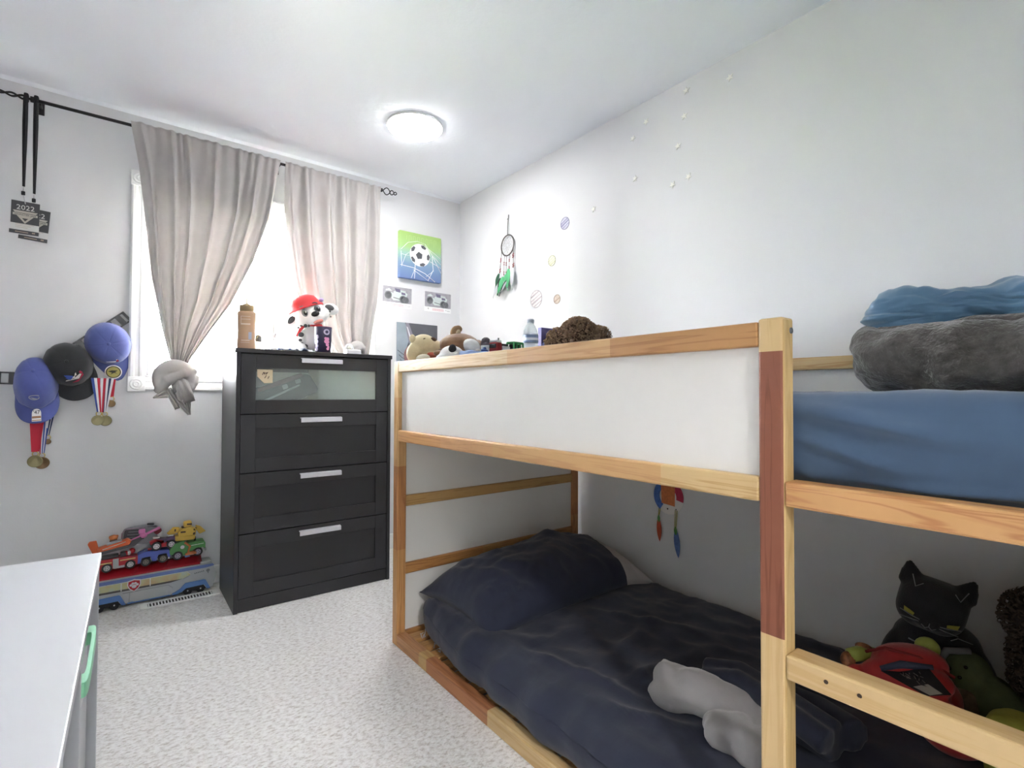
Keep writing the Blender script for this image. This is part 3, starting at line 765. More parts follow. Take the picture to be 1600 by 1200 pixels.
# ------------------------------------------------------------------ lanyards on the rod
m_strap = mat('black_lanyard_strap', '2a2a2d', .8)
m_card = mat('dark_grey_card', '4a4b4e', .5); m_cardw = mat('pale_card_print', 'd9d9d7', .5); m_tan = mat('tan_print', 'b7a596', .6)
def lanyard(x, ztop, zcard, yo, label, tilt, strapx):
    y = RY - .012 - yo
    t = thing('lanyard', label, 'lanyard', tr(x, y, zcard))
    b = B()
    b.box((strapx, RY, RZ - .004), (.016, .030, .034), .005)
    obj('strap_loop', b, m_strap, t, True)
    b = B()
    zb = zcard + .135
    for dx in (-.0035, .0035):
        b.tube([(strapx + dx, RY - .013 - yo * .5, RZ - .012), (strapx + dx * 1.2, y, RZ - .12), (strapx + dx, y, (RZ + zb) / 2), (strapx + dx * .3, y, zb)], [.0065, .0065, .0062, .0045], 8, flat=.3)
    obj('strap', b, m_strap, t, True)
    b = B(); b.box((strapx - .001, y, zb - .030), (.013, .008, .018), .003); obj('clip', b, m_strap, t, True)
    b = B(); b.tube([(strapx, y, zb - .001), (strapx - .001, y, zb - .022)], .002, 6); b.tube([(strapx - .001, y, zb - .036), (x, y, zcard + .058)], .0018, 6)
    obj('wire', b, mat('clear_loop', 'bfc0c2', .3), t, True)
    T = tr(x, y, zcard) @ rot('Y', tilt) @ rot('X', 90)
    TL = t.matrix_world.inverted() @ T
    hw, hh = .046, .072
    b = B(); b.b2((-hw, -hh * .42, -.0012), (hw, hh * .95, 0), .0004, TL); obj('card', b, m_card, t)
    b = B(); b.b2((-hw, -hh * .80, -.0012), (hw, -hh * .42, 0), 0, TL); obj('card_band', b, m_cardw, t)
    b = B(); b.b2((-hw - .003, -hh * 1.05, -.0012), (hw, -hh * .82, .001), .0004, TL); obj('card_foot', b, m_card, t)
    text_mesh('date', '2022', .030, m_cardw, t, TL @ tr(0, .040, .0006))
    b = B(); b.prism([(-.040, .026), (.040, .026), (.034, .017), (-.034, .017)], 0, .0006, TL); b.prism([(-.040, .015), (.040, .015), (.040, .005), (.028, .005), (.0, -.029), (-.028, .005), (-.040, .005)], 0, .0006, TL)
    e = obj('emblem', b, mat('silver_print', 'bdb7ae', .5), t)
    b = B(); b.prism([(-.010, -.006), (.010, -.006), (0, -.019)], .0006, .0009, TL); obj('emblem_core', b, m_card, t)
    text_mesh('wordmark', 'MONSTER JAM', .0105, m_card, t, TL @ tr(0, .0085, .0009))
    b = B()
    for k in range(3): b.b2((-.03, -.034 - k * .007, .0003), (.03 - k * .01, -.0325 - k * .007, .0006), 0, TL)
    b.b2((-.03, -.069, .0012), (.012, -.066, .0015), 0, TL); b.b2((.024, -.069, .0012), (.034, -.064, .0015), 0, TL)
    obj('small_print', b, m_tan, t)
lanyard(-.306, RZ, 1.795, .012, 'lanyard with a grey 2022 pass card hanging in front on the curtain rod', 1, -.313)
lanyard(-.275, RZ, 1.775, -.004, 'lanyard half hidden behind the other pass card on the curtain rod', 4, -.280)

# ------------------------------------------------------------------ cap holder, caps, medals
m_hold = mat('black_glossy_plastic', '232429', .25)
cap_pts = [V((-.60, 0, 1.115)), V((-.50, 0, 1.10)), V((-.42, 0, 1.090)), V((-.33, 0, 1.088)), V((-.25, 0, 1.125)), V((-.15, 0, 1.215)), V((-.04, 0, 1.315)), V((.062, 0, 1.408))]
rackr = thing('cap_rack', 'black slotted plastic strip holding the caps on the window wall', 'cap rack', tr(-.2, YB, 1.2))
b = B()
def along(tab, s):
    L = [0]
    for a, c in zip(tab, tab[1:]): L.append(L[-1] + (c - a).length)
    s *= L[-1]
    for i in range(len(tab) - 1):
        if s <= L[i + 1] + 1e-9: return tab[i].lerp(tab[i + 1], (s - L[i]) / (L[i + 1] - L[i]))
    return tab[-1]
N = 64; P = [along(cap_pts, k / N) for k in range(N + 1)]
def offs(k, o):
    d = (P[min(N, k + 1)] - P[max(0, k - 1)]).normalized(); return P[k] + V((-d.z, 0, d.x)) * o
def strip(o0, o1, k0, k1, y0=YB - .012, y1=YB - .004):
    t = bmesh.new(); rows = []
    for k in range(k0, k1 + 1):
        a, c = offs(k, o0), offs(k, o1)
        rows.append([t.verts.new((q.x, yy, q.z)) for q, yy in ((a, y0), (c, y0), (c, y1), (a, y1))])
    for r, q in zip(rows, rows[1:]):
        for i in range(4): t.faces.new((r[i], r[(i + 1) % 4], q[(i + 1) % 4], q[i]))
    t.faces.new(rows[0][::-1]); t.faces.new(rows[-1]); bmesh.ops.recalc_face_normals(t, faces=t.faces); b.put(t)
strip(-.028, -.021, 0, N); strip(.021, .028, 0, N)
for k in range(0, N, 4): strip(-.021, .021, k, k + (2 if k > 6 else 2))
strip(-.021, .021, N - 1, N)
obj('strip', b, m_hold, rackr, True)

def cap(T, color, name_mat, label, crown=1.0, squash=1.0, brim_len=.072, band=None):
    t = thing('baseball_cap', label, 'cap', T)
    m = mat(name_mat, color, .85, var=.06, vs=30, bump=.15, bs=300, sheen=.25)
    md = mat(name_mat + '_brim', color, .8, bump=.12, bs=300, sheen=.2)
    rx, ry, h = .088, .100, .105 * squash
    b = B()
    def dome(u, v):
        a = u * 6.28318; th = (1 - v) * 1.5708
        seam = min(abs((u * 6 + .5) % 1 - .5) * 2 / .12, 1)
        k = 1 - .012 * (1 - seam)
        front = max(0, math.sin(a))
        c = max(0.0, math.cos(th)) ** .62 * 1.0
        wr = 1 + .02 * NZ.noise(V((math.cos(a) * 2, math.sin(a) * 2, v * 3 + rx)) * 1.6)
        return V((rx * k * c * math.cos(a) * wr, ry * k * c * math.sin(a) * wr, h * crown * math.sin(th) ** (.9) * k + .012 * front * math.sin(th * 2)))
    # u=0..1 round, v=0 crown top .. 1 rim
    b.grid(lambda u, v: dome(u, v), 72, 18, wrap=True)
    bmesh.ops.remove_doubles(b.bm, verts=b.bm.verts, dist=1e-4)
    obj('crown', b, m, t, mods=[SOL(.002)])
    b = B(); b.sph((0, 0, h * crown + .001), (.008, .008, .005), n=10); obj('button', b, m, t)
    b = B()
    def br(u, v):
        a = math.radians(90 + (u - .5) * 150)
        x0, y0 = rx * math.cos(a), ry * math.sin(a)
        k = math.cos((u - .5) * math.pi) ** .55 if 0 < u < 1 else 0
        x1, y1 = x0 * (1 + .16 * k) + .004 * math.copysign(k, x0), y0 + brim_len * k
        x = x0 + (x1 - x0) * v; y = y0 + (y1 - y0) * v
        return V((x, y, .004 - .030 * (x / rx) ** 2 * (.4 + .6 * v) - .004 * v))
    b.grid(br, 36, 10); obj('brim', b, md, t, mods=[SOL(.003)])
    b = B(); b.tube([(rx * .99 * math.cos(a), ry * .99 * math.sin(a), .004) for a in [k * 6.28318 / 40 for k in range(40)]], .0032, 6, True); obj('sweatband', b, md, t)
    return t
def onCap(t, name, x, y, z, rx_deg, pts, m, label=None, T2=I4):
    b = B()
    for p in pts: b.prism(p, 0, .0016, tr(x, y, z) @ rot('Z', 180) @ rot('X', rx_deg) @ T2)
    o = obj(name, b, m, t)
    if label: o['label'] = label
    return o
def onDome(t, name, polys, m, h, X0, V0, lift=.003, rx=.088, ry=.100):
    b = B()
    for k, poly in enumerate(polys):
        tt = bmesh.new(); vs = []
        for X, Y in poly:
            a = math.pi / 2 + (X0 + X) / .092; th = V0 + Y / .105; c = max(0.0, math.cos(th)) ** .62; l = 1 + (lift + .0004 * k) / .09
            vs.append(tt.verts.new((rx * c * math.cos(a) * l, ry * c * math.sin(a) * l, (h * math.sin(th) ** .9 + .012 * max(0, math.sin(a)) * math.sin(2 * th)) * l)))
        tt.faces.new(vs); b.put(tt)
    return obj(name, b, m, t, mods=[SOL(.0012)])
def E15(polys): return [[(x * 1.45, y * 1.45) for x, y in q] for q in polys]
def capT(x, z, off, spin, tilt, roll=0):
    # local Z out of the wall, local Y (the brim) hanging down
    return MW(x, z, off) @ rot('Z', 180 + spin) @ rot('X', -tilt) @ rot('Y', roll)
c_b = '4a57a6'
cR = cap(capT(-.012, 1.265, .018, 14, 6), '5a66a6', 'royal_blue_twill_faded', 'royal blue cap with a round gold sticker on its brim, rightmost on the rack', squash=.95, brim_len=.085)
white_p = mat('white_sticker', 'eceae6', .5); gold_p = mat('gold_sticker', 'a79d58', .35, .3); redp = mat('red_embroidery', 'b8324f', .8); bluep = mat('blue_embroidery', '4a67c0', .8); darkp = mat('dark_sticker_print', '3b3a2a', .6)
b = B(); Tb = tr(.012, .140, .0045) @ rot('X', -2)
b.prism(circ(.034, 32), 0, .001, Tb); o = obj('sticker', b, white_p, cR); o['label'] = 'round gold and white sticker'
b = B(); b.prism(circ(.0295, 32), .001, .0014, Tb); obj('sticker_ring', b, darkp, cR)
b = B(); b.prism(circ(.0255, 32), .0014, .0018, Tb); obj('sticker_face', b, gold_p, cR)
b = B(); b.prism([(-.018, -.004), (.004, -.010), (.020, -.008), (.006, .002), (.016, .010), (-.002, .004), (-.014, .012), (-.006, .002)], .0018, .0022, Tb); obj('sticker_mark', b, darkp, cR)
# small bird-like stitched marks on the front panels
onDome(cR, 'stitched_leaf', [[(.010, -.004), (.022, -.008), (.024, .004), (.020, .012), (.012, .008)]], redp, .100, .0, .70)
onDome(cR, 'stitched_mark', [[(-.034, -.002), (.008, -.008), (.010, .0), (-.010, .003)], [(.012, .012), (.020, .014), (.016, .020)]], white_p, .100, .0, .70)
cM = cap(capT(-.155, 1.155, .030, 16, -6), '2d2f31', 'charcoal_twill', 'black cap with a blue, white and red stitched emblem, middle of the rack', crown=1.0)
onDome(cM, 'stitched_wing', E15([[(-.036, .014), (-.026, .004), (-.012, -.002), (.002, .004), (-.006, .012), (-.022, .016)], [(-.030, .002), (-.016, -.006), (-.010, .002)]]), bluep, .105, .012, .86)
onDome(cM, 'stitched_letters', E15([[(-.030, -.014), (.010, -.010), (.026, .002), (.022, .008), (-.004, -.002), (-.028, -.008)], [(.002, .010), (.008, .018), (.014, .020), (.010, .010)], [(-.010, .0), (.0, .002), (.004, .010), (-.004, .008)]]), white_p, .105, .012, .86, .0036)
onDome(cM, 'stitched_swash', E15([[(-.012, -.022), (.004, -.024), (.030, -.006), (.032, .004), (.012, -.012)], [(.024, .006), (.034, .004), (.034, .016), (.026, .016)]]), redp, .105, .012, .86, .004)
cL = cap(capT(-.262, 1.052, .042, 4, -34) @ scl(.84, 1.22, 1.0), '515c9f', 'royal_blue_twill', 'royal blue cap marked 47 on a peeling label, leftmost on the rack', crown=1.15, brim_len=.060)
Tb = tr(0, .128, .006) @ rot('Z', 180) @ rot('X', 2)
b = B(); b.prism([(-.018, -.026), (.018, -.026), (.018, .008)] + [(.018 * math.cos(a * .314), .008 + .018 * math.sin(a * .314)) for a in range(1, 10)] + [(-.018, .008)], 0, .001, Tb); o = obj('brim_label', b, white_p, cL); o['label'] = 'white and tan label marked 47'
b = B(); b.b2((-.017, -.014, .001), (.017, -.005, .0014), 0, Tb); b.b2((-.017, -.024, .001), (.017, -.020, .0014), 0, Tb); obj('label_stripe', b, mat('tan_label_print', 'a9805f', .6), cL)
text_mesh('label_number', "'47", .022, mat('black_print', '222222', .6), cL, Tb @ tr(0, .010, .0014))
ring_ = []
for k in range(28):
    a0 = 6.28318 * k / 28; a1 = 6.28318 * (k + 1) / 28
    ring_.append([(.022 * math.cos(a0), .009 * math.sin(a0)), (.022 * math.cos(a1), .009 * math.sin(a1)), (.019 * math.cos(a1), .0068 * math.sin(a1)), (.019 * math.cos(a0), .0068 * math.sin(a0))])
ring_.append([(-.014, .003), (-.002, -.003), (.012, -.004), (.0, .001)])
onDome(cL, 'stitched_oval', ring_, mat('silver_thread', 'a8a7a6', .6), .105 * 1.15, .0, .58)

m_gold = mat('dull_gold_medal', '8c8562', .4, .6); m_bronze = mat('bronze_medal', '7a6347', .35, .7)
rw = {'r': mat('red_ribbon', 'c0233a', .7), 'w': mat('white_ribbon', 'e6e6ea', .7), 'b': mat('blue_ribbon', '3a53a0', .7), 'n': mat('navy_ribbon', '24365f', .7)}
def medal(top, bot, stripes, width, disc, discr, md_, label, spread=.012, yo=0):
    y = YB - .03 - yo
    t = thing('medal', label, 'medal', tr(disc[0], y, disc[1]), 'medals hanging under the caps')
    bot = (bot[0], disc[1] + discr + .016)
    n = len(stripes)
    for side in (-1, 1):
        b = {k: B() for k in set(stripes)}
        T0 = V((top[0] + side * spread, y + .004 * side, top[1])); T1 = V((bot[0] + side * .003, y + .002 * side, bot[1]))
        for i, s in enumerate(stripes):
            o0 = (i / n - .5) * width; o1 = ((i + 1) / n - .5) * width
            b[s].b2((0, 0, 0), (1, 1, 1)) if 0 else None
            tt = bmesh.new(); V4 = []
            for yy in (-.0006, .0006):
                V4.append([tt.verts.new((q[0].x + q[1], q[0].y + yy, q[0].z)) for q in ((T0, o0), (T0, o1), (T1, o1 * .5), (T1, o0 * .5))])
            A, Bq = V4; tt.faces.new(A); tt.faces.new(Bq[::-1])
            for k in range(4): tt.faces.new((A[k], Bq[k], Bq[(k + 1) % 4], A[(k + 1) % 4]))
            bmesh.ops.recalc_face_normals(tt, faces=tt.faces); b[s].put(tt)
        for s in b: obj({'r': 'red_ribbon', 'w': 'white_ribbon', 'b': 'blue_ribbon', 'n': 'navy_ribbon'}[s], b[s], rw[s], t, True)
    b = B(); T = M(((1, 0, 0, disc[0]), (0, 0, -1, y), (0, 1, 0, disc[1]), (0, 0, 0, 1)))
    b.lathe([(discr, -.0015), (discr, .0015), (discr - .003, .0025), (discr - .005, .0012), (0, .0012)], 30, T); b.prism([(-.004, .012), (.008, .012), (.002, -.008), (-.012, -.006)], .001, .0022, T)
    obj('disc', b, md_, t, True)
    b = B(); b.torus((0, 0, 0), .010, .0018, 18, 6, M(((1, 0, 0, (disc[0] + bot[0]) / 2), (0, 0, -1, y), (0, 1, 0, disc[1] + discr + .007), (0, 0, 0, 1)))); obj('ring', b, mat('gold_ring', 'c9b465', .3, .8), t, True)
g = 'medals hanging under the caps'
medal((-.258, .925), (-.262, .772), 'r', .040, (-.262, .715), .027, m_gold, 'gold medal on a plain red ribbon under the leftmost cap', .006, .016)
medal((-.232, .925), (-.240, .775), 'rwb', .020, (-.240, .705), .027, m_bronze, 'gold medal on a striped ribbon beside the plain red ribbon', .006, .006)
medal((-.212, .925), (-.224, .785), 'wn', .014, (-.222, .800), .012, m_bronze, 'small medal on a white and navy ribbon beside the leftmost cap', .004, 0)
medal((-.045, 1.095), (-.038, .955), 'bwr', .034, (-.046, .893), .024, mat('pale_gold_medal', '9c9570', .4, .6), 'gold medal on the left striped ribbon under the rightmost cap', .012, .014)
medal((-.012, 1.095), (-.022, .955), 'rnw', .030, (-.017, .890), .025, m_gold, 'gold medal overlapping its neighbour under the rightmost cap', .010, .004)
medal((.008, 1.09), (.006, .990), 'rr', .016, (.004, .972), .017, m_bronze, 'bronze medal on a short red ribbon nearest to the window casing', .004, -.008)

# ------------------------------------------------------------------ pictures on the window wall
cv = thing('soccer_canvas', 'square canvas print of a soccer ball in a net, green above blue', 'picture', MW(1.674, 1.969, .001))
m_cv, nt, p, o = newmat('canvas_green_to_blue')
tc = nd(nt, 'ShaderNodeTexCoord'); sp = nd(nt, 'ShaderNodeSeparateXYZ'); nt.links.new(tc.outputs['Object'], sp.inputs[0])
mr = nd(nt, 'ShaderNodeMapRange'); mr.inputs['From Min'].default_value = -.16; mr.inputs['From Max'].default_value = .16; nt.links.new(sp.outputs[1], mr.inputs[0])
r = nd(nt, 'ShaderNodeValToRGB'); e = r.color_ramp.elements; e[0].position = 0; e[0].color = lin('6a80b0'); e[1].position = 1; e[1].color = lin('a3c672')
k = e.new(.33); k.color = lin('7d9ab8'); k = e.new(.55); k.color = lin('9cc2b2'); k = e.new(.68); k.color = lin('a5ca84')
nt.links.new(mr.outputs[0], r.inputs[0]); nt.links.new(r.outputs[0], p.inputs['Base Color']); p.inputs['Roughness'].default_value = .8
obj('canvas', B().b2((-.160, -.160, 0), (.160, .160, .034), .004), m_cv, cv)
m_pw = mat('white_print', 'f1f2f2', .7); m_pk = mat('grey_print', '55595d', .7)
b = B(); b.prism(circ(.078, 48, -.008, .012), .034, .0346); bl = obj('ball', b, m_pw, cv)
def pent(cx, cy, r, a, sx=1, sy=1, rr=0):
    q = [(r * sx * math.cos(a + 1.2566 * k), r * sy * math.sin(a + 1.2566 * k)) for k in range(5)]
    return [(cx + x * math.cos(rr) - y * math.sin(rr), cy + x * math.sin(rr) + y * math.cos(rr)) for x, y in q]
pp = [pent(-.014, .008, .027, .5)]
for a, d in ((1.15, .064), (2.55, .064), (3.75, .064), (5.0, .066), (6.2, .064)):
    pp.append(pent(-.008 + d * math.cos(a), .012 + d * math.sin(a), .024, .3 + a, .55, 1.0, a))
for q in pp:
    o = obj('ball_patch', B().prism(q, .0346, .035), m_pk, cv); o.parent = bl
b = B()
for pts, w in (([(-.152, .03), (-.10, .085), (-.03, .105), (.03, .095), (.155, -.03)], .0022), ([(.03, .095), (.09, .02), (.158, -.09)], .0022), ([(-.155, -.075), (-.06, -.082), (.03, -.11), (.11, -.158)], .003), ([(-.150, .02), (-.145, -.085)], .0018), ([(-.145, -.08), (-.115, .0), (-.09, .02)], .0018), ([(-.05, -.155), (-.045, -.05)], .003), ([(-.045, -.085), (-.075, -.155)], .002), ([(.055, -.155), (.095, -.075), (.085, .02)], .0028), ([(.06, .065), (.158, .01)], .0018), ([(.08, .03), (.158, -.03)], .0018), ([(.07, -.02), (.158, -.055)], .002), ([(-.15, .0), (-.09, -.005)], .0014), ([(-.06, -.095), (.06, -.158)], .002), ([(.04, -.13), (.10, -.08)], .0022)):
    b.tube([(x, y, .0345) for x, y in pts], w, 6, flat=.25)
obj('net_line', b, m_pw, cv)
b = B()
for i, x in enumerate([-.11 + .016 * k for k in range(15)]):
    b.b2((x, .105 - .02 * (i % 3 == 1), .034), (x + .0035, .135, .0344)); 
    if i % 2: b.b2((x, .132, .034), (x + .014, .135, .0344))
obj('faint_lettering', b, mat('pale_green_print', 'b4d488', .8), cv)
def truck_card(x, z, label, curl):
    t = thing('truck_card', label, 'picture', MW(x, z, .002) @ rot('X', curl), 'monster truck photo cards')
    obj('card', B().b2((-.107, -.070, 0), (.107, .071, .0012)), m_pw, t)
    obj('photo', B().b2((-.106, -.036, .0012), (.106, .070, .0016)), mat('grey_photo_print', 'a3a1a9', .6, var=.15, vs=40), t)
    b = B(); z0 = .0016
    for p in ([(-.085, .045), (-.06, .055), (-.04, .040), (-.085, .038)], [(-.06, .035), (.02, .012), (.075, .006), (.06, -.018), (-.03, -.022), (-.05, .0)], [(-.03, .035), (.0, .052), (.05, .046), (.075, .030), (.07, .01), (-.02, .012)], [(.02, .052), (.06, .048), (.058, .042), (.02, .046)]): b.prism(p, z0, z0 + .0005)
    obj('truck_body', b, mat('pale_green_truck_print', 'ccd8d4', .6), t)
    b = B(); b.prism([(-.02, .060), (.02, .056), (.022, .034), (-.012, .038)], z0, z0 + .0008); b.prism([(.028, .038), (.058, .034), (.060, .020), (.030, .022)], z0, z0 + .0008); obj('truck_canopy', b, mat('violet_grey_print', '6f6a84', .6), t)
    b = B()
    for cx, cy in ((-.066, .010), (.042, -.010)):
        b.lathe([(.026, .0022), (.026, .0028), (.017, .0028), (.017, .0022)], 24, tr(cx, cy, 0)); b.prism(circ(.007, 12, cx, cy), .0022, .003)
    b.lathe([(.022, .0021), (.022, .0025), (.014, .0025), (.014, .0021)], 20, tr(.064, -.012, 0))
    b.prism([(-.03, .0), (.02, -.008), (.02, -.014), (-.03, -.006)], .0022, .0026)
    obj('truck_wheel', b, mat('tyre_print', '7d8083', .7), t)
    b = B()
    for k in range(12): b.b2((-.045 + k * .0078, -.052, .0012), (-.0395 + k * .0078, -.046, .0016)); b.b2((-.045 + k * .0078, -.060, .0012), (-.0395 + k * .0078, -.0555, .0016))
    obj('red_lettering', b, mat('faded_red_print', 'd9a3ab', .7), t)
    b = B(); b.prism([(-.085, -.044), (-.070, -.044), (-.0775, -.058)], .0012, .0016); b.b2((.060, -.052, .0012), (.070, -.048, .0016)); b.b2((.074, -.056, .0012), (.098, -.052, .0016)); obj('small_mark', b, mat('pale_grey_print', 'b9b9bb', .7), t)
truck_card(1.514, 1.676, 'monster truck photo card nearer to the curtain, under the soccer canvas', 2.0)
truck_card(1.828, 1.676, 'monster truck photo card nearer to the corner, under the soccer canvas', .8)
bp = thing('basketball_poster', 'grey poster of an arm holding a basketball above the bunk end', 'poster', MW(1.668, 1.360, .0015))
obj('paper', B().b2((-.157, -.150, 0), (.157, .150, .001)), mat('charcoal_photo_print', '5f6066', .6, var=.08, vs=10), bp)
b = B(); b.prism([(-.157, .150), (-.095, .150), (-.060, .05), (-.085, -.03), (-.085, -.150), (-.157, -.150)], .001, .0013); obj('jersey', b, mat('steel_blue_print', '97a4ae', .6, var=.1, vs=12), bp)
b = B(); b.prism([(-.090, .150), (-.068, .150), (-.022, .040), (-.030, .0), (-.065, .01), (-.085, .10)], .0013, .0016); obj('arm', b, mat('pale_arm_print', '8d8a94', .6), bp)
b = B(); b.prism([(-.084, .125), (-.074, .12), (-.05, .05), (-.062, .055)], .0016, .0018); obj('arm_light', b, mat('bright_arm_print', 'd5d5da', .6), bp)
b = B(); b.prism([q for q in circ(.083, 40, -.020, -.075) if True], .0016, .002); bb = obj('basketball', b, mat('faded_brown_print', '9a7370', .6), bp)
b = B(); b.tube([(-.10, -.06, .002), (-.04, -.035, .002), (.04, -.045, .002)], .0018, 6, flat=.3); b.tube([(-.06, -.15, .002), (-.05, -.08, .002), (-.02, .005, .002)], .0018, 6, flat=.3); b.prism([(-.07, -.10), (.0, -.13), (.03, -.150), (-.06, -.150)], .002, .0022)
o = obj('ball_seam', b, mat('dark_seam_print', '54474c', .6), bp); o.parent = bb
b = B()
for k in range(4): b.tube([(-.150 + .01 * k, -.04 - .03 * k, .0014), (-.12, -.06 - .028 * k, .0014), (-.095, -.075 - .025 * k, .0014)], .003, 6, flat=.2)
obj('jersey_fold', b, mat('dark_fold_print', '55626b', .6), bp)

# ------------------------------------------------------------------ things on the long wall
dc = thing('dream_catcher', 'dream catcher with green, black and white feathers on the long wall', 'dream catcher', MR(2.588, 1.983, .014))
m_cord = mat('dark_cord', '57534f', .8)
b = B(); b.torus((0, 0, 0), .066, .0042, 40, 8); obj('hoop', b, m_cord, dc)
b = B(); b.tube([(0, .066, 0), (.001, .13, 0), (0, .20, -.008)], .0028, 6); b.tube([(-.008, .172, -.003), (.004, .172, -.003)], .0025, 6); obj('hanger', b, m_cord, dc)
b = B()
for ring, (ra, rb) in enumerate(((.064, .048), (.048, .034), (.034, .021), (.021, .010))):
    for k in range(10):
        a0 = 6.28318 * (k + ring * .5) / 10; a1 = 6.28318 * (k + .5 + ring * .5) / 10; a2 = 6.28318 * (k + 1 + ring * .5) / 10
        b.tube([(ra * math.cos(a0), ra * math.sin(a0), 0), (rb * math.cos(a1), rb * math.sin(a1), 0), (ra * math.cos(a2), ra * math.sin(a2), 0)], .0008, 4)
obj('web', b, mat('pale_thread', 'b9b7b5', .8), dc)
m_red = mat('dark_red_bead', '8a3a40', .4)
strings = [(-.060, -.028, -.082, -.175), (-.062, -.02, -.074, -.170), (-.030, -.058, -.034, -.195), (-.008, -.066, -.010, -.20), (.024, -.061, .022, -.165), (.058, -.030, .060, -.165), (.063, -.02, .070, -.160)]
b = B(); bd = B()
for x0, y0, x1, y1 in strings:
    b.tube([(x0, y0, .001), (x1, y1, .004)], .0012, 5)
    for t in (.35, .45, .8, .9): bd.sph((x0 + (x1 - x0) * t, y0 + (y1 - y0) * t, .003), (.0038, .006, .0038), n=8)
obj('string', b, m_cord, dc); obj('bead', bd, m_red, dc)['kind'] = 'stuff'
fc = {'g': mat('mint_feather', '6fd093', .8, trans=.3), 'k': mat('black_feather', '26332e', .7), 'w': mat('white_feather', 'd4d5da', .8, trans=.2), 'd': mat('dark_green_feather', '2f5b45', .8)}
def feather(x, y, ln, wd, ang, c, z):
    b = B()
    def f(u, v):
        w = wd * max(0.0, math.sin(min(1, v * 1.15 + .06) * 3.1416)) ** .6 * (1 - .25 * v)
        return V(((u - .5) * w, -ln * v, .004 * math.cos((u - .5) * 3) + .010 * math.sin(v * 2.2)))
    b.grid(f, 8, 12, T=tr(x, y, z) @ rot('Z', ang)); b.tube([(tr(x, y, z) @ rot('Z', ang)) @ V((0, -ln * v / 6, .0045 + .010 * math.sin(v / 6 * 2.2))) for v in range(7)], .0009, 5)
    o = obj('feather', b, fc[c], dc, mods=[SOL(.0006)])
for a in ((-.080, -.17, .10, .040, -14, 'd', .008), (-.072, -.20, .115, .036, -6, 'k', .004), (-.088, -.235, .10, .050, -24, 'w', .010), (-.030, -.20, .110, .050, -16, 'g', .012), (-.012, -.19, .120, .046, 22, 'g', .008), (-.036, -.24, .085, .036, -30, 'g', .014), (.012, -.23, .115, .026, -34, 'k', .016), (.022, -.16, .115, .050, 10, 'g', .010), (.060, -.16, .145, .052, 6, 'w', .008), (.016, -.24, .085, .020, -34, 'w', .018)): feather(*a)

def planet(y, z, r, name_m, c, label, bands, bc):
    t = thing('planet_sticker', label, 'sticker', MR(y, z, .0004), 'planet stickers on the long wall')
    obj('disc', B().prism(circ(r, 40), 0, .0008), mat(name_m, c, .6, var=.18, vs=60), t)
    b = B(); b.torus((0, 0, .0008), r, .0016, 40, 6); obj('rim', b, mat(name_m + '_rim', bc, .6), t)
    b = B()
    for o_, w in bands:
        h = math.sqrt(max(0, r * r - o_ * o_)) * .93
        b.prism([(-h, o_ - w), (h, o_ - w * .6), (h, o_ + w * .6), (-h, o_ + w)], .0008, .0011, rot('Z', 24))
    obj('band', b, mat(name_m + '_band', bc, .6), t)
planet(2.073, 1.993, .034, 'bluish_planet', 'c2c2d2', 'bluish blotchy planet sticker, highest of the planets', [(.014, .004), (.0, .006), (-.016, .003)], '8f8fae')
planet(2.181, 1.802, .030, 'yellowish_planet', 'd6d8c4', 'pale yellow planet sticker between the bluish and striped ones', [(.012, .002), (-.004, .002), (-.016, .004)], 'b3b58f')
planet(2.320, 1.599, .052, 'striped_planet', 'd9d3d2', 'large striped planet sticker, lowest and biggest of the planets', [(.03, .005), (.008, .003), (-.012, .006), (-.034, .004)], 'a49d9f')
planet(2.138, 1.571, .026, 'brown_planet', 'c2b4a9', 'small brownish planet sticker beside the large striped one', [(-.004, .004)], 'a38f80')
m_star = mat('pale_glow_plastic', 'f1f1ea', .5)
star_pts = []
for k in range(10):
    a = math.pi / 2 + k * math.pi / 5; rr = .017 if k % 2 == 0 else .0065; star_pts.append((rr * math.cos(a), rr * math.sin(a)))
sb = B(); sb.prism(star_pts, 0, .004)
sm = None
for (y, z, a, lb) in ((1.853, 2.011, 10, 'pale glow star on the long wall, nearest to the planet stickers'), (1.090, 2.346, 20, 'pale glow star, rightmost of the stars near the ceiling'), (1.295, 2.387, 0, 'pale glow star touching nearly the ceiling line'), (1.306, 2.276, 5, 'pale glow star below the one nearest the ceiling'), (1.514, 2.338, 30, 'pale glow star, upper one of the left pair near the ceiling'), (1.593, 2.288, -25, 'pale glow star, leftmost near the ceiling line'), (1.339, 2.153, 8, 'pale glow star in the middle of the star scatter'), (1.286, 1.995, 36, 'pale glow star, right one of the low three'), (1.580, 2.084, -12, 'pale glow star, left one of the low three'), (1.368, 1.985, 33, 'pale glow star, middle one of the low three')):
    if sm is None: o = obj('glow_star', sb, m_star); sm = o
    else: o = sm.copy(); COL.objects.link(o)
    o.matrix_world = MR(y, z, .0003) @ rot('Z', a); tag(o, lb, 'star', 'glow stars on the long wall')
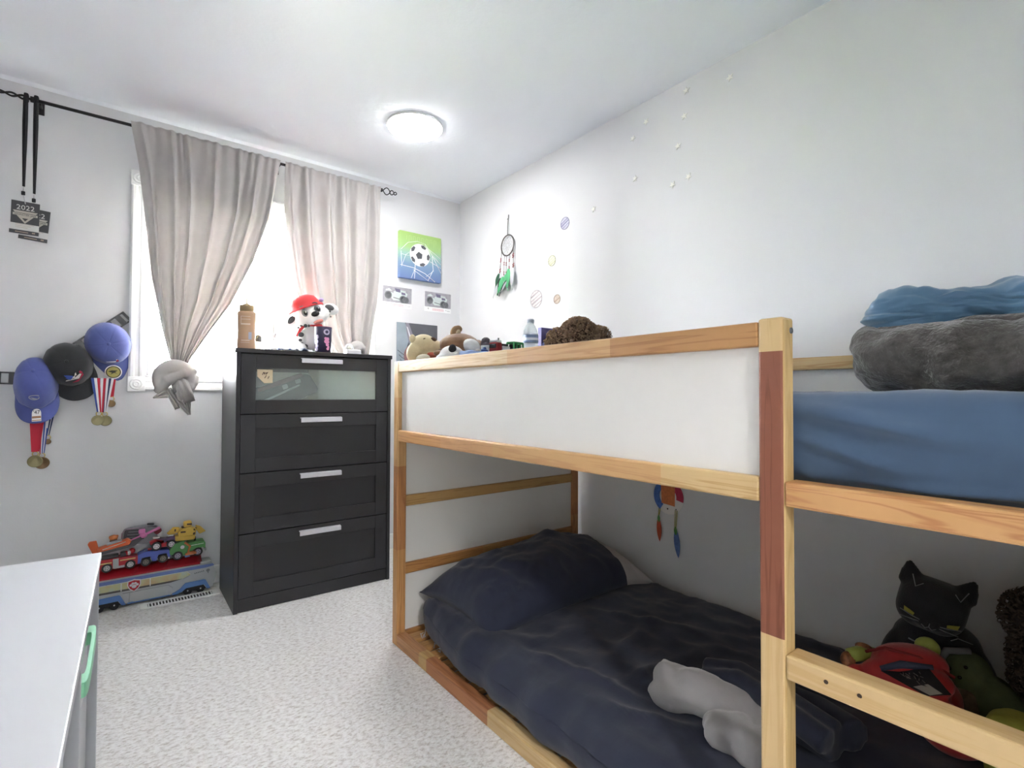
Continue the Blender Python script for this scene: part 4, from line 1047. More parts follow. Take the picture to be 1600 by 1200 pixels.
# paper disc with paper feathers low on the long wall
pd = thing('paper_craft_disc', 'crayon coloured paper disc with two paper feathers under the upper bunk', 'craft', MR(1.392, .560, .006))
obj('disc', B().prism(circ(.080, 44), 0, .0015), mat('white_paper', 'eeebe8', .8), pd)
crb = mat('blue_crayon', '4b6fb8', .8, var=.3, vs=60); cro = mat('orange_crayon', 'd27a48', .8, var=.15, vs=80); crr = mat('red_crayon', 'b8334f', .8, var=.2, vs=60)
def seg(a0, a1, r0, r1, z=.0015): return [(r1 * math.cos(math.radians(a0 + (a1 - a0) * k / 12)), r1 * math.sin(math.radians(a0 + (a1 - a0) * k / 12))) for k in range(13)] + [(r0 * math.cos(math.radians(a1 - (a1 - a0) * k / 12)), r0 * math.sin(math.radians(a1 - (a1 - a0) * k / 12))) for k in range(13)]
obj('blue_patch', B().prism(seg(120, 235, .046, .079), .0015, .0019), crb, pd)
obj('orange_patch', B().prism([(-.040, .066), (.036, .068), (.034, -.040), (-.036, -.034)], .0015, .0021), cro, pd)
obj('red_patch', B().prism(seg(-12, 60, .042, .079), .0015, .0019), crr, pd)
b = B(); b.prism(circ(.004, 10, -.004, -.056), .0015, .0019); b.prism(circ(.003, 10, .040, -.052), .0015, .0019); obj('hole', b, mat('dark_hole', '3a2a1c', .9), pd)
b = B(); b.tube([(-.050, -.058, .001), (-.052, -.100, .004)], .002, 5); b.tube([(-.042, -.060, .001), (-.050, -.100, .004)], .002, 5); b.tube([(.036, -.055, .001), (.037, -.14, .006)], .002, 5); b.tube([(.046, -.055, .001), (.042, -.14, .006)], .002, 5)
obj('yarn', b, mat('olive_yarn', '9a9a45', .9), pd)
def pf(x, y, ln, wd, ang, name, m, z=.005):
    n = 14; pts = [(wd / 2 * abs(math.sin(k / n * 3.1416)) ** .8, -ln * k / n) for k in range(n + 1)] + [(-wd / 2 * abs(math.sin(k / n * 3.1416)) ** .8, -ln * k / n) for k in range(n - 1, 0, -1)]
    return obj(name, B().prism(pts, 0, .001, tr(x, y, z) @ rot('Z', ang)), m, pd)
pf(-.050, -.098, .115, .026, 3, 'paper_feather', mat('orange_red_paper', 'b0492c', .8, var=.15, vs=50)); pf(.040, -.130, .135, .030, 6, 'paper_feather', mat('blue_grey_paper', '5a76ae', .8, var=.2, vs=60))
pf(-.049, -.090, .035, .014, 3, 'feather_tip', mat('green_crayon', '4f8a48', .8), .0062); pf(.039, -.126, .040, .016, 5, 'feather_tip', MATS['green_crayon'], .0062)
# ------------------------------------------------------------------ things on top of the dresser
def P(px, py, y): return ony(px, py, y)
def ell(b, c, r, R=None, n=16): b.sph(c, r, R, n); return b
m_tan_b = mat('tan_plastic', 'c6a283', .4)
lo = thing('lotion_bottle', 'tan lotion bottle with a thin upright nozzle at the left end of the dresser top', 'bottle', tr(.524, 2.79, DZ) @ rot('Z', -18))
b = B(); b.lathe([(.0, 0), (.040, .001), (.042, .006), (.041, .04), (.0395, .10), (.0415, .165), (.043, .180), (.040, .190), (.034, .193)], 36, sy=.62); obj('body', b, m_tan_b, lo)
b = B(); b.lathe([(.033, .1915), (.0335, .221), (.032, .223), (.015, .227), (.012, .231), (.004, .234), (.0035, .26), (.0045, .268), (0, .269)], 28, sy=.70); obj('cap', b, mat('dark_tan_plastic', 'b39a72', .4), lo)
b = B()
for z0, z1, x0, x1 in ((.128, .164, -.022, .020), ): 
    for a, c in (((x0, z0), (x1, z0 + .003)), ((x0, z1), (x1, z1 + .002)), ((x0, z0), (x0 + .002, z1)), ((x0, .150), (x1, .152))): b.b2((a[0], -.0262, a[1]), (c[0], -.0245, c[1]))
b.b2((-.022, -.0262, .124), (.020, -.0245, .129)); b.b2((-.02, -.0262, .045), (.018, -.0245, .049)); b.b2((-.022, -.0262, .036), (.018, -.0245, .038))
obj('label_print', b, mat('pale_label_print', 'e2d2c2', .5), lo)
b = B(); b.b2((.012, -.0255, .052), (.026, -.0235, .088)); obj('barcode_patch', b, mat('bluish_label', 'b5bccd', .5), lo)
sbt = thing('small_bottle', 'small white bottle with a dark domed cap behind the lotion bottle', 'bottle', tr(.592, 2.86, DZ))
b = B(); b.lathe([(.015, 0), (.017, .004), (.017, .05), (.014, .053)], 20); obj('body', b, mat('white_gloss_plastic', 'e8e8ea', .3), sbt)
b = B(); b.lathe([(.0165, .053), (.0165, .073), (.013, .084), (.006, .089), (0, .090)], 20); obj('cap', b, mat('dark_olive_plastic', '4b4c3f', .35), sbt)
wr = thing('crumpled_wrapper', 'crumpled blue and white wrapper lying flat on the dresser top', 'wrapper', tr(.72, 2.76, DZ))
m_wr, nt, p, o = newmat('blue_white_wrapper'); v = nd(nt, 'ShaderNodeTexNoise', Scale=22.0, Detail=2.0); r = nd(nt, 'ShaderNodeValToRGB'); r.color_ramp.interpolation = 'CONSTANT'
e = r.color_ramp.elements; e[0].color = lin('4a5a96'); e[1].position = .42; e[1].color = lin('dfe3ea'); k = e.new(.60); k.color = lin('7f8fb5'); nt.links.new(v.outputs[0], r.inputs[0]); nt.links.new(r.outputs[0], p.inputs['Base Color']); p.inputs['Roughness'].default_value = .35
tcn = nd(nt, 'ShaderNodeTexCoord'); nt.links.new(tcn.outputs['Object'], v.inputs['Vector'])
b = B(); b.grid(lambda u, v: V(((u - .5) * .22, (v - .5) * .10 + .01 * math.sin(u * 9), .010 + .010 * fbm(V((u * 7, v * 4, 1)), 1) + .008 * fbm(V((u * 15, v * 9, 2)), 1))), 44, 20); obj('film', b, m_wr, wr, mods=[SOL(.0015)])
m_wp = mat('white_plush', 'e9e8e6', .95, bump=.4, bs=260, sheen=.4); m_gp = mat('grey_plush_patch', '5e5f60', .95, bump=.3, bs=260); m_rp = mat('red_plush', 'd23a3e', .85, bump=.2, bs=200, sheen=.2)
m_eye = mat('black_bead', '1d1d1f', .2); m_eyew = mat('grey_iris', '6f7376', .3)
pu = thing('plush_puppy', 'white plush puppy with grey patches and a red felt hat on the dresser', 'plush toy', tr(.872, 2.905, DZ) @ rot('Z', -16))
b = B(); ell(b, (0, .01, .085), (.068, .060, .088)); ell(b, (-.055, -.05, .030), (.032, .060, .030)); ell(b, (.075, -.05, .030), (.034, .062, .030)); ell(b, (-.055, -.035, .09), (.024, .026, .055)); ell(b, (.055, -.03, .09), (.024, .026, .055))
obj('body', b, m_wp, pu, mods=[REM(.006), SMO(4)])
HT_ = tr(-.004, -.01, .222) @ rot('Y', -22)
hb = lambda: B()
b = B(); ell(b, (0, 0, 0), (.088, .074, .070)); ell(b, (.014, -.055, -.030), (.044, .044, .034)); ell(b, (-.05, -.02, -.02), (.045, .045, .04)); ell(b, (.055, -.02, -.015), (.04, .04, .04))
hd = obj('head', b, m_wp, pu, mods=[REM(.006), SMO(4)]); hd.matrix_basis = HT_
def onhead(n, b, m): o = obj(n, b, m, pu); o.parent = hd; return o
for sx in (-1, 1):
    b = B(); ell(b, (sx * .108, .005, -.012 + .01 * sx), (.044, .018, .034), rot('Y', sx * 32)); e_ = onhead('ear', b, m_wp)
    b = B(); ell(b, (sx * .106, -.006, .006), (.026, .013, .017), rot('Y', sx * 40)); onhead('patch', b, m_gp)
    b = B(); ell(b, (sx * .034 + .004, -.066, .012), (.017, .010, .022)); onhead('eye', b, m_eyew)
    b = B(); ell(b, (sx * .034 + .006, -.074, .008), (.009, .006, .012)); onhead('pupil', b, m_eye)
    b = B(); ell(b, (sx * .034 + .009, -.080, .013), (.003, .002, .004)); onhead('glint', b, m_pw)
    b = B(); b.tube([(sx * .05, -.058, .042), (sx * .038, -.062, .050), (sx * .024, -.064, .048)], .0035, 6); onhead('brow', b, m_gp)
b = B(); ell(b, (.016, -.098, -.014), (.022, .014, .015)); onhead('nose', b, m_eye)
b = B(); ell(b, (.016, -.078, -.056), (.026, .022, .012)); onhead('mouth', b, mat('salmon_felt', 'dd8f84', .9))
for i, (x, y, z, r) in enumerate(((-.07, -.045, -.045, .008), (-.052, -.052, -.052, .010), (-.088, -.02, -.048, .007), (.085, -.03, -.03, .006), (.098, -.022, -.015, .006), (-.036, -.056, -.058, .007), (.09, -.03, -.045, .005))):
    b = B(); ell(b, (x, y, z), (r, r * .7, r), n=10); onhead('spot', b, m_gp)
b = B(); b.lathe([(.088, .036), (.091, .041), (.081, .050), (.078, .066), (.066, .092), (.040, .108), (0, .113)], 32, T=tr(-.012, .010, .004), sy=.86); onhead('hat', b, m_rp)
b = B(); b.torus((-.012, .008, .041), .090, .006, 36, 8, sy=.88); onhead('hat_brim', b, m_rp)
b = B(); ell(b, (.078, -.02, .058), (.013, .013, .011)); onhead('hat_bobble', b, mat('lilac_felt', 'b9a7d6', .9))
b = B(); b.torus((0, 0, .165), .046, .011, 28, 8, sy=.9); obj('scarf', b, m_rp, pu)
b = B(); b.tube([(-.035, -.045, .16), (-.06, -.062, .13), (-.078, -.055, .095)], [.008, .009, .006], 8); obj('scarf_end', b, m_rp, pu)
for x, y, z, r in ((-.055, -.060, .105, .017), (-.058, -.060, .075, .010), (-.05, -.058, .060, .008), (-.03, -.055, .045, .012), (.085, -.10, .035, .010), (.09, -.095, .045, .007)):
    b = B(); ell(b, (x, y, z), (r, r * .5, r * .8), n=10); obj('spot', b, m_gp, pu)
tu = thing('tumbler', 'dark violet cup printed with pale pink shapes in front of the plush puppy', 'cup', tr(.886, 2.755, DZ) @ rot('Z', -18))
b = B(); b.lathe([(.036, 0), (.040, .002), (.0445, .138), (.0445, .140), (.042, .140), (.038, .01), (0, .008)], 40); obj('cup', b, mat('dark_violet_plastic', '3a3557', .35, coat=.3), tu)
b = B(); b.torus((0, 0, .140), .0433, .0016, 36, 6); obj('rim', b, mat('plum_rim', '94425a', .4), tu)
def oncyl(name, pts, m, a0, z0, r=.0432, lift=.0008):
    t = bmesh.new(); f = [t.verts.new(((r + (z0 + y) / .14 * .0016 + lift) * math.sin(a0 + x / r), -(r + (z0 + y) / .14 * .0016 + lift) * math.cos(a0 + x / r), z0 + y)) for x, y in pts]; t.faces.new(f)
    b = B(); b.put(t); return obj(name, b, m, tu, mods=[SOL(.0006)])
m_pl = mat('pale_lilac_print', 'b3aecb', .5); m_pk2 = mat('pink_print', 'dd93bb', .5)
oncyl('round_print', circ(.016, 20), m_pl, .42, .112); oncyl('round_print_core', circ(.008, 16), MATS['dark_violet_plastic'], .42, .112, lift=.0016)
for x, z, r in ((.30, .078, .007), (.55, .075, .009), (.38, .062, .011), (.62, .060, .007), (.52, .045, .009), (.58, .024, .008), (.66, .033, .006)): oncyl('pink_print', circ(r, 14), m_pk2, x, z)
for x, z, r in ((-.75, .085, .012), (-.85, .06, .014), (-.75, .038, .010), (-.8, .02, .010)): oncyl('pale_print', circ(r, 14), m_pl, x, z)
mu = thing('white_holder', 'small white holder with an arched grey handle at the right end of the dresser top', 'holder', tr(1.075, 2.86, DZ))
b = B(); b.box((.012, 0, .020), (.085, .055, .040), .008, seg=3); obj('body', b, MATS['white_gloss_plastic'], mu)
b = B(); b.tube([(-.030 + .022 * (1 - math.cos(k * .3142)) , 0, .038 + .030 * math.sin(k * .3142)) for k in range(11)], .006, 10); obj('handle', b, MATS['white_gloss_plastic'], mu)

# ------------------------------------------------------------------ toys on the upper bunk
QZ = 1.148
m_cream = mat('cream_plush', 'dccaa2', .95, bump=.35, bs=240, sheen=.4); m_brn = mat('brown_plush', '8d6a4d', .95, var=.1, vs=40, bump=.4, bs=220, sheen=.4)
m_coral = mat('coral_cloth', 'cd6a55', .85); m_dkb = mat('dark_brown_plush', '5d4636', .9)
def pl(px, py, y, dz=0): p = P(px, py, y); return V((p.x, p.y, p.z + dz))
def plush(name, label, base, blobs, m, vox=.005, group=None, extra=()):
    t = thing(name, label, 'plush toy', tr(base), group)
    b = B()
    for c, r, R in blobs: ell(b, c, r, R)
    o = obj('body', b, m, t, True, mods=[REM(vox), SMO(4)])
    for n, bl, mm in extra:
        b = B()
        for c, r, R in bl: ell(b, c, r, R)
        obj(n, b, mm, t, True)
    return t
y = 1.868
plush('plush_monkey', 'cream plush animal in a coral top lying on its back at the bunk end', (1.02, y, QZ), [
    (pl(662, 541, y), (.056, .052, .050), None), (pl(680, 546, y - .02), (.036, .040, .038), None), (pl(650, 552, y), (.040, .04, .045), None), (V((1.02, y, QZ + .030)), (.065, .06, .034), None)], m_cream, extra=[
    ('ear', [(pl(645, 530, y), (.013, .016, .020), rot('Y', -15))], m_cream), ('nose', [(pl(677, 530.5, y - .035), (.014, .012, .009), rot('Y', 10))], m_dkb),
    ('arm', [(pl(661, 560, y - .065), (.030, .022, .017), rot('Y', -10))], mat('pale_cream_plush', 'e7e0cd', .95, bump=.3, bs=240)),
    ('top', [(pl(676, 556, y - .05), (.028, .03, .014), rot('Y', 8)), (pl(684, 560, y - .05), (.035, .025, .010), None)], m_coral),
    ('eye', [(pl(663, 529, y - .044), (.005, .004, .002), rot('Y', -20))], m_dkb)])
y = 1.80
c0 = pl(718, 541, y)
plush('plush_bear', 'brown plush animal lying face down with one ear up and a white muzzle', (c0.x, y, QZ), [
    (c0 + V((0, 0, -.004)), (.090, .085, .058), None), (V((c0.x - .02, y, QZ + .035)), (.085, .08, .038), None), (pl(745, 543, y - .01), (.030, .04, .035), rot('Y', 30))], m_brn, extra=[
    ('ear', [(pl(711, 519, y), (.020, .016, .028), rot('Y', 22)), (pl(716, 514, y), (.018, .013, .015), None)], mat('tan_plush', 'a58767', .95, bump=.3, bs=220)),
    ('ear_lining', [(pl(716, 520, y - .016), (.011, .006, .015), rot('Y', 25))], mat('beige_felt', 'c9b795', .9)),
    ('muzzle', [(pl(736, 541, y - .075), (.040, .030, .030), rot('Y', 12))], m_wp), ('tuft', [(pl(693, 549, y - .04), (.030, .03, .012), rot('Y', -8))], m_dkb), ('paw', [(pl(686, 552, y - .06), (.022, .02, .012), None)], m_brn)])
y = 1.69
c0 = pl(706, 556, y)
plush('plush_spotted_dog', 'small white plush dog with black patches lying in front of the brown one', (c0.x, y, QZ), [
    (c0, (.050, .048, .040), None), (V((c0.x, y, QZ + .014)), (.048, .045, .014), None), (pl(692, 560, y), (.028, .03, .018), None)], m_wp, extra=[
    ('ear_patch', [(pl(707, 546, y - .030), (.016, .014, .020), rot('Y', 8))], mat('black_plush', '303234', .95, bump=.3, bs=240)), ('spot', [(pl(719, 553, y - .034), (.008, .012, .008), None)], MATS['black_plush'])])
t = thing('blue_cloth', 'pale blue folded cloth lying beside the spotted plush dog', 'cloth', tr(1.10, 1.63, QZ))
c0 = pl(740, 552, 1.63); b = B(); b.soft((c0.x, 1.63, (QZ + c0.z + .008) / 2), (.11, .10, c0.z + .008 - QZ), .014, 14, lambda p, e: p + e * .004 * fbm(p * 14, 1)); obj('fold', b, mat('pale_blue_cloth', '9fb6de', .8), t, True)
t = thing('toy_fish', 'tiny blue and grey toy lying on the pale blue cloth', 'toy', tr(pl(757, 549, 1.62)))
b = B(); ell(b, pl(757, 548.5, 1.62), (.017, .014, .009), rot('Y', 12)); ell(b, pl(757, 544.5, 1.62), (.008, .008, .006)); obj('body', b, mat('deep_blue_plastic', '35538f', .4), t, True)
b = B(); ell(b, pl(747, 549, 1.61), (.012, .012, .010)); obj('head', b, mat('pale_grey_plastic', 'c9cbc4', .5), t, True)
t = thing('egg_capsule', 'small clear capsule with a dark dome standing behind the blue cloth', 'toy', tr(pl(759, 550, 1.70).x, 1.70, QZ))
zt = P(759, 527, 1.70).z - QZ
b = B(); b.lathe([(.014, 0), (.018, .004), (.0205, zt - .042), (.0205, zt - .034)], 24); obj('cup', b, mat('clear_grey_plastic', 'd4d8dd', .25), t)
b = B(); b.lathe([(.0205, zt - .034), (.0205, zt - .020), (.016, zt - .007), (.008, zt - .001), (0, zt)], 24); obj('dome', b, mat('dark_plum_plastic', '5b5359', .25), t)
def wheel(b, c, r, w, T=None): b.cyl((c[0], c[1] - w / 2, c[2]), (c[0], c[1] + w / 2, c[2]), r, n=18, T=T)
m_tyre = mat('black_rubber', '2b2b2d', .7); m_hub = mat('silver_plastic', 'b4b6b8', .35, .4)
def wheels(t, pts, r, w, wd, T=None, hub=m_hub):
    for x in pts:
        for s in (-1, 1):
            b = B(); wheel(b, (x, s * wd, r), r, w); k = obj('wheel', b, m_tyre, t)
            b = B(); wheel(b, (x, s * (wd + w * .1), r), r * .62, w * .9); h = obj('hub', b, hub, t); h.parent = k
            b = B()
            for q in range(5): b.box((x + r * .36 * math.cos(q * 1.257), s * (wd + w * .56), r + r * .36 * math.sin(q * 1.257)), (r * .16, w * .1, r * .16))
            h = obj('spoke_gap', b, m_tyre, t); h.parent = k; h['kind'] = 'stuff'
c0 = pl(781, 540, 1.60)
t = thing('toy_truck', 'tiny red, white and black toy truck beside the water bottle on the bunk', 'toy vehicle', tr(c0.x, 1.60, QZ) @ rot('Z', 14))
wheels(t, (-.028, .030), .014, .012, .022)
b = B(); b.box((0, 0, .026), (.095, .040, .022), .004); b.box((-.026, 0, .056), (.034, .042, .044), .006); obj('body', b, mat('dark_red_plastic', '9c2f33', .35), t)
b = B(); b.box((-.026, 0, .080), (.032, .038, .010), .003); b.box((.022, 0, .052), (.045, .036, .026), .004); obj('deck', b, mat('white_toy_plastic', 'd6d6d8', .35), t)
b = B(); b.box((-.044, 0, .062), (.004, .034, .016), .002); b.cyl((.006, .012, .04), (.006, .012, .098), .003, n=8); b.box((.012, 0, .070), (.05, .030, .006), .002); obj('trim', b, m_tyre, t)
c0 = pl(806, 540, 1.60)
t = thing('toy_jeep', 'tiny green and black toy vehicle touching the water bottle on the bunk', 'toy vehicle', tr(c0.x - .004, 1.60, QZ) @ rot('Z', 14))
wheels(t, (-.022, .022), .014, .012, .020)
m_grn = mat('green_toy_plastic', '3f9a5d', .35)
b = B(); b.box((0, 0, .030), (.076, .040, .020), .004); b.box((0, 0, .080), (.064, .040, .009), .003)
for x in (-.03, -.01, .01, .03):
    for s in (-1, 1): b.box((x, s * .017, .060), (.006, .005, .040))
obj('body', b, m_grn, t)
b = B(); b.box((0, 0, .056), (.050, .028, .036), .004); b.box((0, 0, .018), (.085, .030, .010), .002); obj('cab', b, mat('black_toy_plastic', '26282a', .4), t)
wb = thing('water_bottle', 'clear water bottle with a blue label on the upper bunk', 'bottle', tr(pl(829, 530, 1.60).x, 1.60, QZ))
zt = P(829, 499, 1.60).z - QZ
mcl, nt, p, o = newmat('clear_bottle_plastic'); tb_ = nd(nt, 'ShaderNodeBsdfTransparent'); tb_.inputs[0].default_value = (.93, .96, .98, 1); mx = nd(nt, 'ShaderNodeMixShader'); mx.inputs[0].default_value = .34
p.inputs['Base Color'].default_value = lin('dfe6ec'); p.inputs['Roughness'].default_value = .12
nt.links.new(tb_.outputs[0], mx.inputs[1]); nt.links.new(p.outputs[0], mx.inputs[2]); nt.links.new(mx.outputs[0], o.inputs[0])
b = B(); pr = [(.0, 0), (.028, .0), (.031, .006)]
for k in range(6): pr += [(.031, .012 + k * .010), (.0295, .017 + k * .010)]
pr += [(.031, zt - .108), (.031, zt - .062), (.028, zt - .045), (.020, zt - .028), (.0125, zt - .018), (.0125, zt - .015)]; b.lathe(pr, 32); obj('body', b, mcl, wb)
b = B(); b.lathe([(.0316, zt - .098), (.0318, zt - .096), (.0318, zt - .066), (.0316, zt - .064)], 32); obj('label', b, mat('blue_white_label', '8398bd', .5), wb)
b = B(); b.lathe([(.0320, zt - .088), (.0322, zt - .087), (.0322, zt - .079), (.0320, zt - .078)], 32); b.lathe([(.0320, zt - .0655), (.0322, zt - .065), (.0322, zt - .063), (.0320, zt - .0625)], 32); obj('label_band', b, mat('pale_label_band', 'd8dfea', .5), wb)
b = B(); b.lathe([(.0145, zt - .016), (.0145, zt - .003), (.012, zt), (0, zt)], 20); obj('cap', b, mat('pale_blue_cap', 'bfcad6', .4), wb)
c0 = P(848, 511, 1.58); h = c0.z - QZ
t = thing('picture_box', 'small violet and blue printed box behind the curly brown plush', 'box', tr(c0.x + .055, 1.60, QZ))
obj('box', B().b2((-.055, -.012, 0), (.055, .012, h), .002), mat('violet_blue_print', '585591', .5, var=.25, vs=24), t)
b = B(); b.prism(circ(.03, 24, -.03, h * .42), .0122, .0128, rot('X', 90)); b.prism(circ(.022, 20, -.040, h * .18), .0122, .0128, rot('X', 90)); obj('pale_patch', b, mat('pale_blue_print', '9aa7d8', .5), t)
# curly plush: a lumpy core covered with thousands of little curls
def curls(blobs, n, size, seed):
    rn = random.Random(seed); b = bmesh.new()
    areas = [r[0] * r[1] + r[1] * r[2] + r[0] * r[2] for c, r in blobs]
    for k in range(n):
        c, r = rn.choices(blobs, areas)[0]
        u = V((rn.gauss(0, 1), rn.gauss(0, 1), rn.gauss(0, 1))).normalized()
        p = V(c) + V((u.x * r[0], u.y * r[1], u.z * r[2]))
        nrm = V((u.x / r[0], u.y / r[1], u.z / r[2])).normalized(); tg = nrm.orthogonal().normalized(); tg.rotate(M.Rotation(rn.uniform(0, 6.28), 3, nrm)); bt = nrm.cross(tg)
        s = size * rn.uniform(.6, 1.3); rings = []
        for j in range(5):   # a short hooked tuft
            a = j / 4 * 3.6; ctr = p + nrm * (s * .9 * math.sin(a * .8) + s * .25) + tg * s * (.55 - .55 * math.cos(a)); w = s * .30 * (1 - .14 * j)
            rings.append([b.verts.new(ctr + bt * w * x + nrm * w * z) for x, z in ((1, .3), (0, 1), (-1, .3))])
        for q, z in zip(rings, rings[1:]):
            for i in range(2): b.faces.new((q[i], q[i + 1], z[i + 1], z[i]))
    o = B(); o.put(b); return o
def curly(name, label, base, blobs, m, core, n, size, seed):
    t = thing(name, label, 'plush toy', tr(base))
    b = B()
    for c, r in blobs: ell(b, c, r)
    obj('body', b, core, t, True, mods=[REM(.008), SMO(3)])
    o = obj('curls', curls(blobs, n, size, seed), m, t, True); o['kind'] = 'stuff'
    return t
y = 1.46
m_curl = mat('brown_curls', '8a7058', .95, var=.3, vs=60); m_core = mat('brown_pile', '5e4a3a', 1)
c0 = pl(904, 529, y); s = 1.0
cu = curly('curly_plush', 'big brown curly plush head showing above the bunk rail', (c0.x, y, QZ), [
    (c0 + V((0, 0, -.006)), (.080, .070, .082)), (pl(872, 535, y), (.042, .042, .044)), (pl(936, 528, y), (.038, .040, .040)), (V((c0.x, y, QZ + .045)), (.105, .07, .045))], m_curl, m_core, 6000, .010, 5)
b = B(); ell(b, pl(935, 528, y - .046), (.008, .006, .011)); ell(b, pl(893, 533, y - .082), (.007, .006, .008)); obj('felt_spot', b, mat('taupe_felt', '9c8672', .9), cu, True)

# ------------------------------------------------------------------ toys on the lower bunk
MZ = .19
m_blkp = mat('black_soft_plush', '1e2023', .95, bump=.3, bs=240, sheen=.25)
cat = thing('plush_cat', 'black plush cat with pointed ears and narrow olive eyes sitting against the wall', 'plush toy', tr(1.855, .405, MZ) @ rot('Z', -77) @ rot('X', 6))
b = B(); b.soft((0, 0, .10), (.20, .13, .20), .065, 14); ell(b, (-.05, -.06, .03), (.045, .07, .035)); ell(b, (.06, -.06, .03), (.045, .07, .035)); ell(b, (-.095, -.02, .10), (.03, .03, .075), rot('Y', 18)); ell(b, (.095, -.02, .09), (.03, .03, .08), rot('Y', -18))
obj('body', b, m_blkp, cat, mods=[REM(.007), SMO(4)])
Hc = tr(-.008, -.015, .252) @ rot('Y', 13) @ rot('X', -5)
b = B(); b.soft((0, 0, .0), (.155, .11, .145), .052, 14); ell(b, (0, -.03, -.03), (.05, .04, .03))
for sx in (-1, 1):
    b.lathe([(.034, -.02), (.020, .012), (.008, .034), (.0, .038)], 14, tr(sx * .062, 0, .068) @ rot('Y', sx * 18), sy=.6)
hd = obj('head', b, m_blkp, cat, mods=[REM(.006), SMO(5)]); hd.matrix_basis = Hc
m_ol = mat('olive_felt', '9a9440', .8); m_sil = mat('silver_stitching', '8f9194', .6)
for sx in (-1, 1):
    b = B(); b.prism([(-.020, .006), (.016, -.008), (.018, -.014), (-.018, -.006)] if sx < 0 else [(.020, .006), (-.016, -.008), (-.018, -.014), (.018, -.006)], 0, .003, tr(sx * .040, -.053, -.018) @ rot('X', 90)); o = obj('eye', b, m_ol, cat); o.parent = hd
    b = B()
    b.tube([(sx * .060, -.040, .078), (sx * .048, -.050, .050), (sx * .034, -.054, .066)], .0013, 5)
    b.tube([(sx * .066, -.046, -.026), (sx * .040, -.058, -.030), (sx * .022, -.066, -.030)], .0013, 5)
    b.tube([(sx * .064, -.046, -.044), (sx * .040, -.056, -.040), (sx * .022, -.065, -.036)], .0013, 5)
    b.tube([(sx * .016, -.066, -.040), (sx * .007, -.068, -.046), (0, -.068, -.040), (0, -.068, -.030)], .0013, 5)
    o = obj('stitching', b, m_sil, cat); o.parent = hd; o['kind'] = 'stuff'
b = B(); b.tube([(-.06, -.067, .165), (-.03, -.069, .155), (0, -.070, .150), (.03, -.069, .155), (.06, -.067, .165)], .002, 5); b.sph((0, -.070, .140), .007, n=10)
b.tube([(-.06, -.066, .13), (-.035, -.068, .09), (0, -.069, .115), (.035, -.068, .105)], .0012, 5); b.tube([(-.072, -.066, .125), (-.04, -.068, .075)], .0012, 5); b.tube([(.03, -.067, .185), (.045, -.066, .195), (.075, -.06, .185)], .0012, 5)
obj('chest_stitching', b, m_sil, cat)
# red puffy plush with green limbs and a black hang tag
rc = onx(1420, 1045, 1.62)
red = thing('plush_red_toy', 'red puffy plush toy with lime green limbs and a black hang tag', 'plush toy', tr(rc.x, rc.y, MZ))
m_puff = mat('red_satin_plush', 'b92f2e', .45, var=.1, vs=20, bump=.3, bs=60, sheen=.2)
RT = red.matrix_world.inverted()
zc = rc.z - MZ
b = B()
b.soft((0, 0, zc * .52), (.15, .21, zc * 1.0), .06, 14, R=rot('Z', 6)); ell(b, (.0, .0, zc + .015), (.065, .085, .045), rot('X', -12)); ell(b, (-.045, -.005, zc - .005), (.05, .10, .045), rot('X', -10)); ell(b, (-.08, -.10, zc * .45), (.05, .07, .055)); ell(b, (-.05, .10, zc * .6), (.03, .03, .04))
obj('body', b, m_puff, red, mods=[REM(.007), SMO(3)])
b = B(); b.tube([(-.02, -.095, zc + .025), (-.035, -.03, zc + .052), (-.04, .04, zc + .05), (-.03, .085, zc + .02)], .004, 6); obj('seam', b, mat('dark_red_seam', '85201f', .7), red)
m_lime = mat('lime_green_plush', 'a3b04c', .6, var=.12, vs=30, bump=.2, bs=90, sheen=.2); m_pat = mat('patterned_brown_cloth', '8d5a35', .7, var=.5, vs=70)
def pathw(pts, x, rr): return [RT @ onx(px, py, xx) for (px, py), xx in zip(pts, x)], rr
b = B(); pts, rr = pathw([(1368, 1022), (1352, 1020), (1338, 1022), (1326, 1024)], [1.64, 1.62, 1.60, 1.585], [.016, .020, .019, .017]); b.tube(pts, rr, 12); obj('arm', b, m_lime, red)
b = B(); ell(b, RT @ onx(1325, 1031, 1.58), (.018, .018, .022)); ell(b, RT @ onx(1350, 1012, 1.62), (.012, .022, .012)); obj('hand', b, m_pat, red)
b = B(); ell(b, RT @ onx(1447, 1008, 1.68), (.018, .026, .020), rot('X', -25)); ell(b, RT @ onx(1456, 1014, 1.68), (.02, .018, .022)); obj('foot', b, m_lime, red)
tg = [onx(1376, 1048, 1.535), onx(1450, 1043, 1.56), onx(1487, 1086, 1.48), onx(1447, 1088, 1.47)]
def quad(pts, th, dirv=(-1, 0, .5)):
    t = bmesh.new(); d = V(dirv).normalized() * th; lo_ = [t.verts.new(p) for p in pts]; hi_ = [t.verts.new(p + d) for p in pts]
    t.faces.new(lo_[::-1]); t.faces.new(hi_)
    for k in range(4): t.faces.new((lo_[k], lo_[(k + 1) % 4], hi_[(k + 1) % 4], hi_[k]))
    bmesh.ops.recalc_face_normals(t, faces=t.faces); b = B(); b.put(t); return b
tq = [RT @ p for p in tg]
ft = obj('hang_tag', quad(tq, .002), mat('black_tag_card', '1b1c22', .5), red); ft['label'] = 'black hang tag with a white sticker'
def uvq(u, v): return tq[0].lerp(tq[1], u).lerp(tq[3].lerp(tq[2], u), v) + V((-1, 0, .5)).normalized() * .0022
b = quad([uvq(.12, .66), uvq(.62, .60), uvq(.72, .95), uvq(.20, .98)], .0006); o = obj('tag_sticker', b, mat('grey_white_sticker', 'a8a59e', .6), red); o.parent = ft
b = B(); rn = random.Random(9)
